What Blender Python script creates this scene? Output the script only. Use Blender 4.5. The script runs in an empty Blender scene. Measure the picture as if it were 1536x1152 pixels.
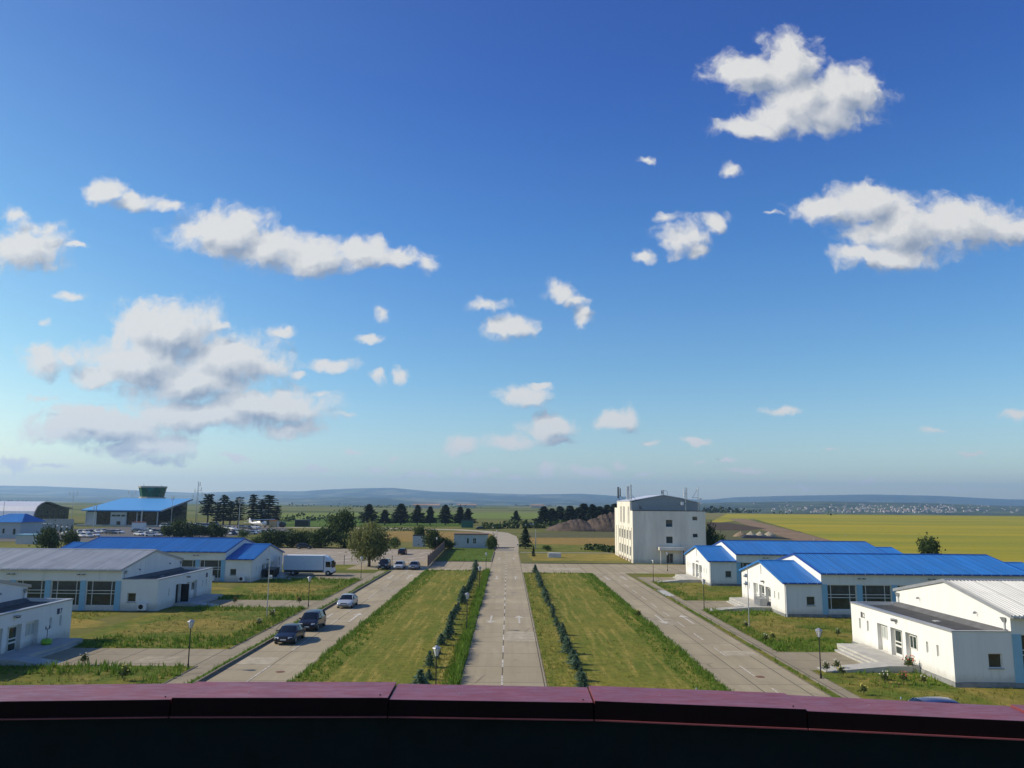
import bpy, bmesh, math, random
import numpy as np
from mathutils import Vector, Matrix
R = math.radians
sc = bpy.context.scene
col = sc.collection
random.seed(7)

# ------------------------------------------------------------------ camera
F, CAMH = 1180.0, 12.5            # focal length in photo pixels (1536 wide), eye height
YAW, PITCH, ROLL = R(0.18948), R(8.5802), R(0.5)
FW = Vector((math.sin(YAW)*math.cos(PITCH), math.cos(YAW)*math.cos(PITCH), math.sin(PITCH)))
RT = Vector((math.cos(YAW), -math.sin(YAW), 0))
UP = RT.cross(FW)
RT, UP = RT*math.cos(ROLL)+UP*math.sin(ROLL), UP*math.cos(ROLL)-RT*math.sin(ROLL)
EYE = Vector((0, 0, CAMH))
cd = bpy.data.cameras.new('camera'); cam = bpy.data.objects.new('camera', cd); col.objects.link(cam)
cam.matrix_world = Matrix(((RT.x, UP.x, -FW.x, 0), (RT.y, UP.y, -FW.y, 0), (RT.z, UP.z, -FW.z, CAMH), (0, 0, 0, 1)))
cd.sensor_width = 36; cd.lens = 36*F/1536; cd.clip_start = 0.1; cd.clip_end = 80000
sc.camera = cam

def ray(px, py):
    return (RT*(px-768) - UP*(py-576) + FW*F).normalized()
def G(px, py, z=0.0):             # where the sight line meets the level z
    d = ray(px, py); return EYE + d*((z-CAMH)/d.z)
def AT(px, py, y):                # where the sight line meets the plane Y = y
    d = ray(px, py); return EYE + d*(y/d.y)

# ------------------------------------------------------------------ terrain
EDGE = [(-900, 2700), (300, 2700), (500, 2400), (800, 3300), (930, 2300), (1060, 1250), (1150, 1170), (1400, 1150), (2500, 1150)]
SKY = [(-900, 727), (0, 729), (70, 730), (150, 733), (230, 737), (300, 740), (345, 738), (400, 736.5), (450, 738), (480, 735.5), (540, 733), (590, 732.5),
       (620, 735), (655, 738), (690, 738.5), (740, 740.5), (800, 742), (870, 741), (905, 743), (960, 747), (1060, 750), (1100, 746), (1180, 744), (1300, 742), (1400, 744), (1500, 749), (1700, 752), (2500, 754)]
TOWN = [(900, 764), (1000, 757), (1070, 754), (1216, 752), (1290, 753), (1400, 755), (1480, 758.5), (1560, 760), (2500, 764)]
def lerp(tab, x):
    return float(np.interp(x, [t[0] for t in tab], [t[1] for t in tab]))
def sm(a, b, x):
    t = min(1, max(0, (x-a)/(b-a))); return t*t*(3-2*t)
def wob(x, y):
    return (math.sin(x/610+1.3)*math.cos(y/830+.4)+.6*math.sin(x/270+y/390)+.4*math.sin(x/143-y/210+2))/2
def ground(x, y):
    if y < 900: return 0.0
    c = 762.5+F*x/y; hor = 754+.00873*(c-762.5)
    e = lerp(EDGE, c)
    if y < e: return 0.0
    far = 13500
    ztop = CAMH+(hor-lerp(SKY, c))/F*far
    wt = sm(930, 1060, c)          # right side: a town slope at 6 km
    zr = CAMH+(hor-lerp(TOWN, c))/F*6000
    zv = -45
    # left / middle
    if y < e+900: zl = zv*sm(e, e+900, y)
    else: zl = zv+(ztop-zv)*(0.35*sm(e+900, 9000, y)+0.65*sm(8500, far, y))
    if y > far: zl = ztop-(ztop+60)*sm(far, far+5000, y)
    zl += wob(x, y)*24*sm(e+900, 9500, y)*(1-sm(11500, 13000, y))
    # right
    if y < e+900: zt = -40*sm(e, e+900, y)
    elif y < 6000: zt = -40+(zr+40)*sm(e+900, 6000, y)
    else:
        zt = zr+(-60-zr)*sm(6000, 8000, y)
        if y > 9000: zt += (ztop+60)*sm(9000, far, y)
        if y > far: zt -= (ztop+60)*sm(far, far+5000, y)
    zt += wob(x, y)*6*sm(e+1000, 4500, y)*(1-sm(5400, 6000, y))
    return zl*(1-wt)+zt*wt
def GT(px, py):
    d = ray(px, py); t = 900.0
    while t < 20000:
        p = EYE+d*t
        if p.z < ground(p.x, p.y): return p
        t += 15
    return EYE+d*6000

# ------------------------------------------------------------------ materials
class NT:
    def __init__(s, tree): s.t = tree
    def n(s, typ, **kw):
        x = s.t.nodes.new(typ)
        for k, v in kw.items():
            if k.startswith('i_'):
                k = k[2:]; k = int(k) if k.isdigit() else k
                if hasattr(v, 'is_output'): s.t.links.new(v, x.inputs[k])
                else: x.inputs[k].default_value = v
            else: setattr(x, k, v)
        return x
    def m(s, op, a, b=None, c=None, clamp=False):
        x = s.t.nodes.new('ShaderNodeMath'); x.operation = op; x.use_clamp = clamp
        for i, v in enumerate((a, b, c)):
            if v is None: continue
            if hasattr(v, 'is_output'): s.t.links.new(v, x.inputs[i])
            else: x.inputs[i].default_value = v
        return x.outputs[0]
    def mix(s, f, a, b):
        x = s.t.nodes.new('ShaderNodeMix'); x.data_type = 'RGBA'
        for i, v in ((0, f), (6, a), (7, b)):
            if hasattr(v, 'is_output'): s.t.links.new(v, x.inputs[i])
            else: x.inputs[i].default_value = v if i == 0 else (*v[:3], 1)
        return x.outputs[2]
    def ss(s, x, a, b, lo=0., hi=1.):
        r = s.n('ShaderNodeMapRange', interpolation_type='SMOOTHSTEP', i_0=x, i_1=a, i_2=b, i_3=lo, i_4=hi)
        return r.outputs[0]
    def noise(s, vec, scale, detail=4, rough=.55, dist=0.):
        x = s.n('ShaderNodeTexNoise', i_Scale=scale, i_Detail=detail, i_Roughness=rough, i_Distortion=dist)
        s.t.links.new(vec, x.inputs['Vector']); return x.outputs[0]
    def map(s, vec, scale=(1, 1, 1), rot=(0, 0, 0), loc=(0, 0, 0)):
        x = s.n('ShaderNodeMapping'); x.inputs['Scale'].default_value = scale; x.inputs['Rotation'].default_value = rot; x.inputs['Location'].default_value = loc
        s.t.links.new(vec, x.inputs[0]); return x.outputs[0]
MATS = {}
def new_mat(name):
    m = bpy.data.materials.new(name); m.use_nodes = True
    nt = NT(m.node_tree); b = m.node_tree.nodes['Principled BSDF']
    MATS[name] = m
    return m, nt, b
def link(nt, a, b): nt.t.links.new(a, b)
def lin(c): return tuple((v/12.92 if v <= .04045 else ((v+.055)/1.055)**2.4) for v in (x/255 for x in c))

def plain(name, c, rough=.6, metal=0., var=.12, scale=1.5, spec=.5, bump=0., bscale=20., coat=0., streak=False):
    m, nt, b = new_mat(name)
    pos = nt.n('ShaderNodeNewGeometry').outputs['Position']
    v = nt.map(pos, (1, 1, .15)) if streak else pos
    f = nt.noise(v, scale, 6, .65)
    f = nt.ss(f, .3, .7)
    dark = tuple(x*(1-var) for x in c); lite = tuple(min(1, x*(1+var*.6)) for x in c)
    link(nt, nt.mix(f, dark, lite), b.inputs['Base Color'])
    b.inputs['Roughness'].default_value = rough; b.inputs['Metallic'].default_value = metal
    b.inputs['Specular IOR Level'].default_value = spec
    if coat: b.inputs['Coat Weight'].default_value = coat; b.inputs['Coat Roughness'].default_value = .05
    if bump:
        bn = nt.n('ShaderNodeBump', i_Strength=bump, i_Distance=.02)
        link(nt, nt.noise(pos, bscale, 4), bn.inputs['Height']); link(nt, bn.outputs[0], b.inputs['Normal'])
    return m

M = {}
M['towerwall'] = plain('aged_plaster', (.72, .675, .575), .9, var=.14, scale=.5, spec=.2, streak=True)
M['white'] = plain('white_render', (.74, .725, .68), .85, var=.05, scale=.8, spec=.2, bump=.1, streak=True)
def render_dirt(m):
    t = m.node_tree; nt = NT(t); b = t.nodes['Principled BSDF']; src = b.inputs['Base Color'].links[0].from_socket
    pos = nt.n('ShaderNodeNewGeometry').outputs['Position']; s = nt.n('ShaderNodeSeparateXYZ'); link(nt, pos, s.inputs[0])
    n = nt.noise(nt.map(pos, (1, 1, .5)), 1.7, 5, .7); low = nt.ss(nt.m('ADD', s.outputs[2], nt.m('MULTIPLY', n, -1.1)), -.25, .55, 1., 0.)
    c = nt.mix(nt.m('MULTIPLY', low, .42), src, (.30, .27, .21))
    st = nt.ss(nt.noise(nt.map(pos, (2.2, 2.2, .10)), 1.6, 4, .6), .56, .72)
    c = nt.mix(nt.m('MULTIPLY', st, .20), c, (.34, .33, .30))
    link(nt, c, b.inputs['Base Color'])
render_dirt(M['white']); render_dirt(M['towerwall'])
M['plinth'] = plain('grey_plinth', (.24, .24, .23), .9, var=.3, scale=1.2)
M['pilaster'] = plain('pale_blue_paint', (.24, .45, .58), .7, var=.06)
M['frame'] = plain('window_frame', (.66, .65, .60), .5, var=.04)
M['trim'] = plain('grey_trim_metal', (.36, .37, .39), .4, .4, var=.1)
M['bitumen'] = plain('bitumen_roof', (.045, .046, .046), .85, var=.35, scale=.6)
M['upstand'] = plain('bitumen_flashing', (.10, .10, .10), .8, var=.2)
M['pipe'] = plain('white_pipe', (.72, .72, .70), .5, var=.05)
M['dark'] = plain('dark_metal', (.02, .02, .022), .5, .3)
M['black'] = plain('black_paint', (.012, .012, .014), .4)
M['navy'] = plain('navy_sign_paint', (.012, .02, .09), .6)
M['signgrey'] = plain('charcoal_sign_paint', (.08, .08, .09), .6)
M['steel'] = plain('galvanised_steel', (.42, .43, .44), .45, .6)
M['asphalt'] = plain('dark_asphalt', (.085, .08, .075), .9, var=.2, scale=.2)
M['kerb'] = plain('concrete_kerb', (.17, .145, .10), .9, var=.3, scale=3)
M['platform'] = plain('pale_concrete', (.42, .40, .35), .9, var=.15, scale=1.2)
M['wood'] = plain('tree_bark', (.07, .05, .035), .9, var=.3, scale=6)
M['lantern'] = plain('frosted_lantern', (.62, .62, .60), .4, var=.05)
M['brownwall'] = plain('brown_fence_panel', (.17, .10, .075), .8, var=.2)
M['guard'] = plain('grey_cladding', (.47, .49, .50), .7, var=.08)
M['soil'] = plain('soil', (.10, .070, .050), .95, var=.5, scale=.25)
M['gravel'] = plain('pale_gravel', (.33, .29, .21), .95, var=.3, scale=1.5)
M['tarp'] = plain('black_tarp', (.012, .012, .016), .6)
M['lime'] = plain('lime_plastic', (.20, .42, .03), .5)
M['rust'] = plain('rusted_metal', (.16, .07, .035), .8)
M['silverhall'] = plain('silver_sheet', (.68, .68, .70), .4, .25, var=.08)
M['redbox'] = plain('brick_red_paint', (.30, .08, .06), .6)
M['orange'] = plain('orange_paint', (.50, .17, .03), .5)
M['tan'] = plain('tan_paint', (.50, .36, .18), .5)
M['greenbox'] = plain('green_container_paint', (.01, .10, .06), .5)
M['blueroof2'] = plain('sky_blue_sheet', (.09, .32, .62), .4, var=.06)
M['flower_w'] = plain('white_petals', (.75, .73, .60), .8)
M['flower_y'] = plain('yellow_petals', (.75, .60, .12), .8)
M['flower_r'] = plain('coral_petals', (.55, .10, .06), .8)
M['plate'] = plain('number_plate', (.6, .6, .6), .4)
M['tyre'] = plain('tyre_rubber', (.015, .015, .016), .85)
M['rim'] = plain('alloy_rim', (.40, .41, .42), .3, .7)
M['headlight'] = plain('headlight_glass', (.65, .66, .68), .1, spec=.8)
M['taillight'] = plain('tail_lamp', (.30, .01, .01), .2)
for nm, c in dict(paint_black=(.010, .011, .014), paint_navy=(.010, .018, .045), paint_silver=(.42, .44, .46), paint_white=(.72, .72, .72), paint_grey=(.10, .11, .12), paint_blue=(.018, .035, .12), paint_red=(.25, .02, .02)).items():
    M[nm] = plain(nm, c, .3, .25 if 'silver' in nm or 'grey' in nm else 0., var=.03, coat=.35, spec=.3)
M['truckbox'] = plain('truck_box_panel', (.62, .66, .68), .5, var=.05)

def glass(name, c, rough=.06, spec=.6):
    m, nt, b = new_mat(name)
    pos = nt.n('ShaderNodeNewGeometry').outputs['Position']
    f = nt.ss(nt.noise(pos, .9, 3), .35, .65)
    link(nt, nt.mix(f, tuple(x*.55 for x in c), c), b.inputs['Base Color'])
    b.inputs['Roughness'].default_value = rough; b.inputs['Specular IOR Level'].default_value = spec
    return m
M['glass'] = glass('window_glass', (.040, .055, .050), .04)
M['blind'] = plain('window_blind', (.42, .45, .42), .5, var=.1)
M['carglass'] = glass('car_glass', (.010, .013, .018), .04, .7)
M['towerglass'] = glass('green_tower_glass', (.025, .15, .11), .08, .6)

def roof_mat(name, c, rough, var, dirt):
    m, nt, b = new_mat(name)
    pos = nt.n('ShaderNodeNewGeometry').outputs['Position']
    f = nt.ss(nt.noise(nt.map(pos, (1.2, .12, .12)), 1.0, 5), .3, .7)
    a = nt.mix(f, tuple(x*(1-var) for x in c), tuple(x*(1+var) for x in c))
    sx = nt.n('ShaderNodeSeparateXYZ'); link(nt, pos, sx.inputs[0]); wn = nt.n('ShaderNodeTexWhiteNoise', noise_dimensions='1D'); link(nt, nt.m('FLOOR', nt.m('MULTIPLY', sx.outputs[0], 1/1.05)), wn.inputs['W'])
    a = nt.mix(nt.m('MULTIPLY', wn.outputs[0], .30), a, tuple(x*.62 for x in c))
    fr = nt.m('FRACT', nt.m('MULTIPLY', sx.outputs[0], 1/1.05)); lap = nt.ss(fr, .03, .07, 1., 0.)
    a = nt.mix(nt.m('MULTIPLY', lap, .55), a, tuple(x*.35 for x in c))
    g = nt.ss(nt.noise(pos, .35, 6, .7), .5, .72)
    link(nt, nt.mix(nt.m('MULTIPLY', g, dirt), a, (.25, .24, .22)), b.inputs['Base Color'])
    b.inputs['Roughness'].default_value = rough; b.inputs['Specular IOR Level'].default_value = .35
    return m
M['blueroof'] = roof_mat('blue_sheet_roof', (.020, .155, .45), .42, .10, .08)
M['blueroofL'] = M['blueroof']
M['greyroof'] = roof_mat('grey_sheet_roof', (.62, .61, .56), .55, .10, .25)

def coping_mat():
    m, nt, b = new_mat('maroon_sheet_metal')
    pos = nt.n('ShaderNodeNewGeometry').outputs['Position']
    f = nt.ss(nt.noise(pos, 3, 6, .7), .35, .7)
    link(nt, nt.mix(f, (.20, .048, .054), (.25, .064, .070)), b.inputs['Base Color'])
    link(nt, nt.ss(nt.noise(nt.map(pos, (1, 4, 1)), 5, 5, .7), .3, .7, .28, .5), b.inputs['Roughness'])
    b.inputs['Specular IOR Level'].default_value = .6
    bn = nt.n('ShaderNodeBump', i_Strength=.04, i_Distance=.01)
    link(nt, nt.noise(nt.map(pos, (1, .4, 1)), 2.2, 2), bn.inputs['Height']); link(nt, bn.outputs[0], b.inputs['Normal'])
    return m
M['coping'] = coping_mat()
M['parapet'] = plain('parapet_shade_tone', (.006, .012, .012), .8, var=.3, scale=4, spec=.15)  # near-black colour carries the shade on the wall's inner face
M['fascia'] = plain('dark_maroon_fascia', (.010, .004, .004), .7, var=.2, spec=.1)

def concrete(name, c1, c2, jx, jy, ox=0., oy=0., crack=.8):
    m, nt, b = new_mat(name)
    pos = nt.n('ShaderNodeNewGeometry').outputs['Position']
    s = nt.n('ShaderNodeSeparateXYZ'); link(nt, pos, s.inputs[0])
    big = nt.ss(nt.noise(pos, .09, 5, .6), .35, .65)
    fine = nt.ss(nt.noise(nt.map(pos, (1, .25, 1)), .9, 7, .7), .3, .72)
    a = nt.mix(big, c1, c2)
    a = nt.mix(nt.m('MULTIPLY', fine, .45), a, tuple(x*.72 for x in c1))
    trk = nt.ss(nt.noise(nt.map(pos, (1.3, .018, 1)), 1.0, 4, .6), .42, .68)
    a = nt.mix(nt.m('MULTIPLY', trk, .32), a, tuple(x*.62 for x in c1))
    spot = nt.ss(nt.noise(nt.map(pos, (1, .6, 1)), .55, 3, .5), .64, .72)
    a = nt.mix(nt.m('MULTIPLY', spot, .35), a, tuple(x*.5 for x in c1))
    gr = nt.noise(pos, 14, 3)
    a = nt.mix(nt.m('MULTIPLY', nt.ss(gr, .35, .75), .22), a, tuple(x*.6 for x in c1))
    # per-slab tone and joints
    fx = nt.m('MULTIPLY_ADD', s.outputs[0], 1/jx, ox); fy = nt.m('MULTIPLY_ADD', s.outputs[1], 1/jy, oy)
    cx = nt.n('ShaderNodeCombineXYZ', i_0=nt.m('FLOOR', fx), i_1=nt.m('FLOOR', fy))
    wn = nt.n('ShaderNodeTexWhiteNoise'); link(nt, cx.outputs[0], wn.inputs[0])
    a = nt.mix(nt.m('MULTIPLY', wn.outputs[0], .38), a, tuple(x*.62 for x in c2))
    wv = nt.m('MULTIPLY', nt.noise(pos, .7, 3), .02)
    def joint(f, j, w):
        fr = nt.m('FRACT', nt.m('ADD', f, wv))
        d = nt.m('MULTIPLY', nt.m('MINIMUM', fr, nt.m('SUBTRACT', 1., fr)), j)
        return nt.ss(d, w*.4, w, 1., 0.)
    j = nt.m('MAXIMUM', nt.m('MULTIPLY', joint(fx, jx, .06), .85), nt.m('MULTIPLY', joint(fy, jy, .07), .6))
    vo = nt.n('ShaderNodeTexVoronoi', feature='DISTANCE_TO_EDGE', i_Scale=.11); link(nt, nt.map(pos, (1, .7, 1)), vo.inputs[0])
    dv = nt.n('ShaderNodeVectorMath', operation='ADD'); link(nt, pos, dv.inputs[0])
    cr = nt.m('MULTIPLY', nt.ss(vo.outputs[0], .002, .012, 1., 0.), nt.ss(nt.noise(pos, .08, 2), .5, .6))
    j = nt.m('MAXIMUM', j, nt.m('MULTIPLY', cr, crack*.6))
    a = nt.mix(j, a, (.055, .050, .035))
    link(nt, a, b.inputs['Base Color']); b.inputs['Roughness'].default_value = .92; b.inputs['Specular IOR Level'].default_value = .2
    return m
M['road'] = concrete('slab_concrete_road', (.385, .32, .205), (.46, .385, .255), 2.95, 5.4, .10, .3)
M['walk'] = concrete('worn_concrete_path', (.31, .26, .17), (.38, .32, .215), 3.3, 3.4, .2, .4)
M['lot'] = concrete('car_park_concrete', (.36, .30, .22), (.42, .35, .265), 5, 5)
M['farroad'] = plain('far_road_concrete', (.37, .31, .215), .9, var=.15, scale=.3)
M['mark'] = plain('road_marking', (.56, .51, .42), .85, var=.5, scale=2.2)
M['patch2'] = plain('lighter_slab', (.40, .34, .23), .9, var=.25, scale=1.2)
M['patch3'] = plain('darker_slab', (.33, .275, .18), .9, var=.3, scale=1.2)
M['patch'] = plain('new_concrete_patch', (.45, .43, .39), .9, var=.1)

def grass_mat(name, cols, s1=.12, s2=1.2, streak=0., ang=0., thr=(.35, .65)):
    """cols: green, olive, straw"""
    m, nt, b = new_mat(name)
    pos = nt.n('ShaderNodeNewGeometry').outputs['Position']
    a = nt.ss(nt.noise(pos, s1, 5, .6), *thr)
    f = nt.ss(nt.noise(pos, s2, 6, .72), .32, .7)
    c = nt.mix(a, cols[0], cols[1])
    st = nt.noise(nt.map(pos, (1.0, .07, 1), (0, 0, ang)), 1.6, 5, .65) if streak else nt.noise(pos, .35, 5, .65)
    c = nt.mix(nt.m('MULTIPLY', nt.ss(st, .46, .68), .85 if streak else .55), c, cols[2])
    c = nt.mix(nt.m('MULTIPLY', f, .55), c, tuple(x*.45 for x in cols[0]))
    g = nt.ss(nt.noise(pos, 9, 4, .7), .35, .75)
    c = nt.mix(nt.m('MULTIPLY', g, .4), c, tuple(x*.5 for x in cols[0]))
    link(nt, c, b.inputs['Base Color']); b.inputs['Roughness'].default_value = .95; b.inputs['Specular IOR Level'].default_value = .1
    bn = nt.n('ShaderNodeBump', i_Strength=.6, i_Distance=.12)
    link(nt, nt.noise(pos, 5, 5, .7), bn.inputs['Height']); link(nt, bn.outputs[0], b.inputs['Normal'])
    return m
M['lawn'] = grass_mat('mown_lawn', ((.145, .18, .024), (.245, .22, .036), (.44, .33, .085)), .10, 1.3, 1., .12)
M['lawn2'] = grass_mat('rough_lawn', ((.115, .165, .020), (.225, .20, .036), (.42, .295, .085)), .16, 1.1, thr=(.4, .6))
M['lawndry'] = grass_mat('dry_lawn', ((.22, .20, .040), (.34, .255, .06), (.46, .32, .10)), .12, 1.0, thr=(.4, .6))
M['lawngreen'] = grass_mat('green_verge', ((.08, .15, .014), (.11, .18, .02), (.19, .20, .04)), .2, 1.5)
M['wheat'] = grass_mat('ripening_wheat', ((.30, .20, .055), (.36, .235, .065), (.27, .205, .07)), .03, .5)
M['crop'] = grass_mat('green_crop', ((.17, .23, .045), (.20, .25, .05), (.24, .25, .06)), .012, .3)
M['paleg'] = grass_mat('grey_green_meadow', ((.12, .125, .055), (.145, .14, .06), (.18, .155, .075)), .02, .3)
M['dirt'] = grass_mat('bare_dirt', ((.26, .18, .11), (.32, .225, .14), (.36, .26, .16)), .03, .4)
M['darkdirt'] = grass_mat('ploughed_soil', ((.085, .062, .045), (.105, .075, .05), (.13, .10, .06)), .03, .4)

def bigfield():
    m, nt, b = new_mat('yellow_green_field')
    pos = nt.n('ShaderNodeNewGeometry').outputs['Position']
    st = nt.noise(nt.map(pos, (.0020, .016, 1)), 1.0, 5, .6)
    c = nt.mix(nt.ss(st, .38, .62), (.24, .245, .028), (.385, .31, .024))
    c = nt.mix(nt.m('MULTIPLY', nt.ss(nt.noise(nt.map(pos, (.008, .05, 1)), 1., 6, .7), .52, .7), .55), c, (.13, .18, .03))
    c = nt.mix(nt.m('MULTIPLY', nt.ss(nt.noise(pos, .5, 6, .75), .4, .7), .3), c, (.10, .11, .02))
    link(nt, c, b.inputs['Base Color']); b.inputs['Roughness'].default_value = .95; b.inputs['Specular IOR Level'].default_value = .1
    return m
M['bigfield'] = bigfield()

def terrain_mat():
    m, nt, b = new_mat('open_country')
    pos = nt.n('ShaderNodeNewGeometry').outputs['Position']
    s = nt.n('ShaderNodeSeparateXYZ'); link(nt, pos, s.inputs[0])
    near = nt.mix(nt.ss(nt.noise(pos, .05, 6, .65), .35, .65), (.11, .125, .032), (.19, .17, .055))
    near = nt.mix(nt.m('MULTIPLY', nt.ss(nt.noise(pos, .9, 6, .75), .4, .7), .4), near, (.07, .085, .02))
    # strips of farmland on the plateau
    yb = nt.n('ShaderNodeCombineXYZ', i_0=nt.m('MULTIPLY', s.outputs[0], .0006), i_1=nt.m('FLOOR', nt.m('MULTIPLY', nt.m('ADD', s.outputs[1], nt.m('MULTIPLY', s.outputs[0], .06)), 1/170.)))
    wn = nt.n('ShaderNodeTexWhiteNoise'); fl = nt.n('ShaderNodeVectorMath', operation='FLOOR'); link(nt, yb.outputs[0], fl.inputs[0]); link(nt, fl.outputs[0], wn.inputs[0])
    rp = nt.n('ShaderNodeValToRGB'); link(nt, wn.outputs[0], rp.inputs[0])
    e = rp.color_ramp.elements; e[0].color = (.115, .135, .04, 1); e[1].color = (.22, .18, .085, 1)
    for p, cc in ((.25, (.16, .165, .06)), (.5, (.085, .11, .035)), (.75, (.19, .175, .07))):
        x = e.new(p); x.color = (*cc, 1)
    rp.color_ramp.interpolation = 'CONSTANT'
    c = nt.mix(nt.ss(s.outputs[1], 520., 640.), near, rp.outputs[0])
    # patchwork of fields and woods in the far valley and hills
    vo = nt.n('ShaderNodeTexVoronoi', i_Scale=1.0); link(nt, nt.map(pos, (.0022, .0011, .0)), vo.inputs[0])
    rp2 = nt.n('ShaderNodeValToRGB'); link(nt, vo.outputs['Color'], rp2.inputs[0])
    e = rp2.color_ramp.elements; e[0].color = (.07, .09, .03, 1); e[1].color = (.20, .18, .09, 1)
    for p, cc in ((.35, (.12, .14, .05)), (.6, (.16, .15, .07))):
        x = e.new(p); x.color = (*cc, 1)
    woods = nt.ss(nt.noise(nt.map(pos, (.0016, .0006, .006)), 1., 7, .68), .44, .52)
    fc = nt.mix(woods, rp2.outputs[0], (.018, .030, .012))
    c = nt.mix(nt.ss(s.outputs[1], 3000., 3900.), c, fc)
    tw = nt.m('MULTIPLY', nt.ss(s.outputs[0], 600., 1100.), nt.ss(s.outputs[1], 2000., 2600.))
    woods2 = nt.ss(nt.noise(nt.map(pos, (.006, .003, .01)), 1., 8, .75), .40, .56)
    tc = nt.mix(woods2, (.10, .12, .045), (.022, .034, .016))
    c = nt.mix(tw, c, tc)
    link(nt, c, b.inputs['Base Color']); b.inputs['Roughness'].default_value = 1; b.inputs['Specular IOR Level'].default_value = .05
    return m
M['terrain'] = terrain_mat()

def leaf_mat(name, c1, c2, tr=.25):
    m, nt, b = new_mat(name)
    pos = nt.n('ShaderNodeNewGeometry')
    oi = nt.n('ShaderNodeObjectInfo')
    f = nt.ss(nt.noise(pos.outputs['Position'], 1.4, 4, .7), .3, .7)
    f = nt.m('ADD', nt.m('MULTIPLY', f, .6), nt.m('MULTIPLY', pos.outputs['Random Per Island'], .3))
    f = nt.m('ADD', f, nt.m('MULTIPLY', oi.outputs['Random'], .1), clamp=True)
    c = nt.mix(f, c1, c2)
    link(nt, c, b.inputs['Base Color']); b.inputs['Roughness'].default_value = .7; b.inputs['Specular IOR Level'].default_value = .2
    if tr:
        t = nt.n('ShaderNodeBsdfTranslucent'); link(nt, c, t.inputs[0])
        mx = nt.n('ShaderNodeMixShader', i_0=tr); out = m.node_tree.nodes['Material Output']
        link(nt, b.outputs[0], mx.inputs[1]); link(nt, t.outputs[0], mx.inputs[2]); link(nt, mx.outputs[0], out.inputs[0])
    return m
M['pine'] = leaf_mat('pine_needles', (.012, .022, .010), (.030, .048, .018), .1)
M['spruce'] = leaf_mat('dark_spruce_needles', (.015, .030, .014), (.04, .065, .028), .1)
M['bluespruce'] = leaf_mat('blue_spruce_needles', (.060, .11, .065), (.17, .25, .16), .2)
M['willow'] = leaf_mat('willow_leaves', (.11, .125, .04), (.25, .26, .09), .35)
M['leaf'] = leaf_mat('dark_green_leaves', (.022, .042, .010), (.07, .105, .025))
M['leaf2'] = leaf_mat('mid_green_leaves', (.035, .07, .014), (.09, .135, .028))
M['rose'] = leaf_mat('rose_leaves', (.05, .075, .02), (.12, .14, .04))
M['blade'] = leaf_mat('grass_blades', (.075, .155, .014), (.17, .26, .034), .35)
M['bladedry'] = leaf_mat('dry_grass_blades', (.20, .20, .045), (.42, .34, .11), .3)
M['bladegrey'] = leaf_mat('weedy_grass_blades', (.13, .155, .026), (.27, .25, .055), .3)

# ------------------------------------------------------------------ mesh helpers
class MB:
    def __init__(s): s.v = []; s.f = []; s.mi = []; s.ms = []; s.open = False
    def mat(s, m):
        if m not in s.ms: s.ms.append(m)
        return s.ms.index(m)
    def add(s, vs, fs, m):
        o = len(s.v); k = s.mat(m)
        s.v += [tuple(v) for v in vs]
        for f in fs: s.f.append([i+o for i in f]); s.mi.append(k)
    def box(s, x0, x1, y0, y1, z0, z1, m):
        x0, x1 = sorted((x0, x1)); y0, y1 = sorted((y0, y1)); z0, z1 = sorted((z0, z1))
        s.add([(x0, y0, z0), (x1, y0, z0), (x1, y1, z0), (x0, y1, z0), (x0, y0, z1), (x1, y0, z1), (x1, y1, z1), (x0, y1, z1)],
              [(3, 2, 1, 0), (4, 5, 6, 7), (0, 1, 5, 4), (1, 2, 6, 5), (2, 3, 7, 6), (3, 0, 4, 7)], m)
    def hexa(s, p, m):            # 8 points: bottom 4, top 4
        s.add(p, [(3, 2, 1, 0), (4, 5, 6, 7), (0, 1, 5, 4), (1, 2, 6, 5), (2, 3, 7, 6), (3, 0, 4, 7)], m)
    def poly(s, pts, m): s.add(pts, [tuple(range(len(pts)))], m)
    def prism(s, a, b, m):        # two matching outlines
        n = len(a)
        s.add(list(a)+list(b), [tuple(range(n))[::-1], tuple(range(n, 2*n))]+[(i, (i+1) % n, n+(i+1) % n, n+i) for i in range(n)], m)
    def tube(s, p0, p1, r0, r1, m, n=8):
        p0, p1 = Vector(p0), Vector(p1); d = (p1-p0).normalized()
        a = d.orthogonal().normalized(); b = d.cross(a)
        A = [p0+(a*math.cos(t)+b*math.sin(t))*r0 for t in [2*math.pi*i/n for i in range(n)]]
        B = [p1+(a*math.cos(t)+b*math.sin(t))*r1 for t in [2*math.pi*i/n for i in range(n)]]
        s.prism(A, B, m)
    def loft(s, rings, m, caps=True):
        n = len(rings[0]); vs = [p for r in rings for p in r]; fs = []
        for k in range(len(rings)-1):
            for i in range(n): fs.append((k*n+i, k*n+(i+1) % n, (k+1)*n+(i+1) % n, (k+1)*n+i))
        if caps: fs += [tuple(range(n))[::-1], tuple(range((len(rings)-1)*n, len(rings)*n))]
        s.add(vs, fs, m)
    def build(s, name, parent=None, recalc=True, smooth=False):
        me = bpy.data.meshes.new(name); me.from_pydata(s.v, [], s.f)
        for m in s.ms: me.materials.append(m)
        me.polygons.foreach_set('material_index', s.mi)
        if recalc:
            bm = bmesh.new(); bm.from_mesh(me); bmesh.ops.recalc_face_normals(bm, faces=bm.faces); bm.to_mesh(me); bm.free()
        if smooth: me.polygons.foreach_set('use_smooth', [True]*len(me.polygons))
        me.update()
        o = bpy.data.objects.new(name, me); col.objects.link(o)
        if parent is not None: o.parent = parent
        return o
def tag(o, label=None, cat=None, group=None, kind=None):
    if label: o['label'] = label
    if cat: o['category'] = cat
    if group: o['group'] = group
    if kind: o['kind'] = kind
    return o
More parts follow.
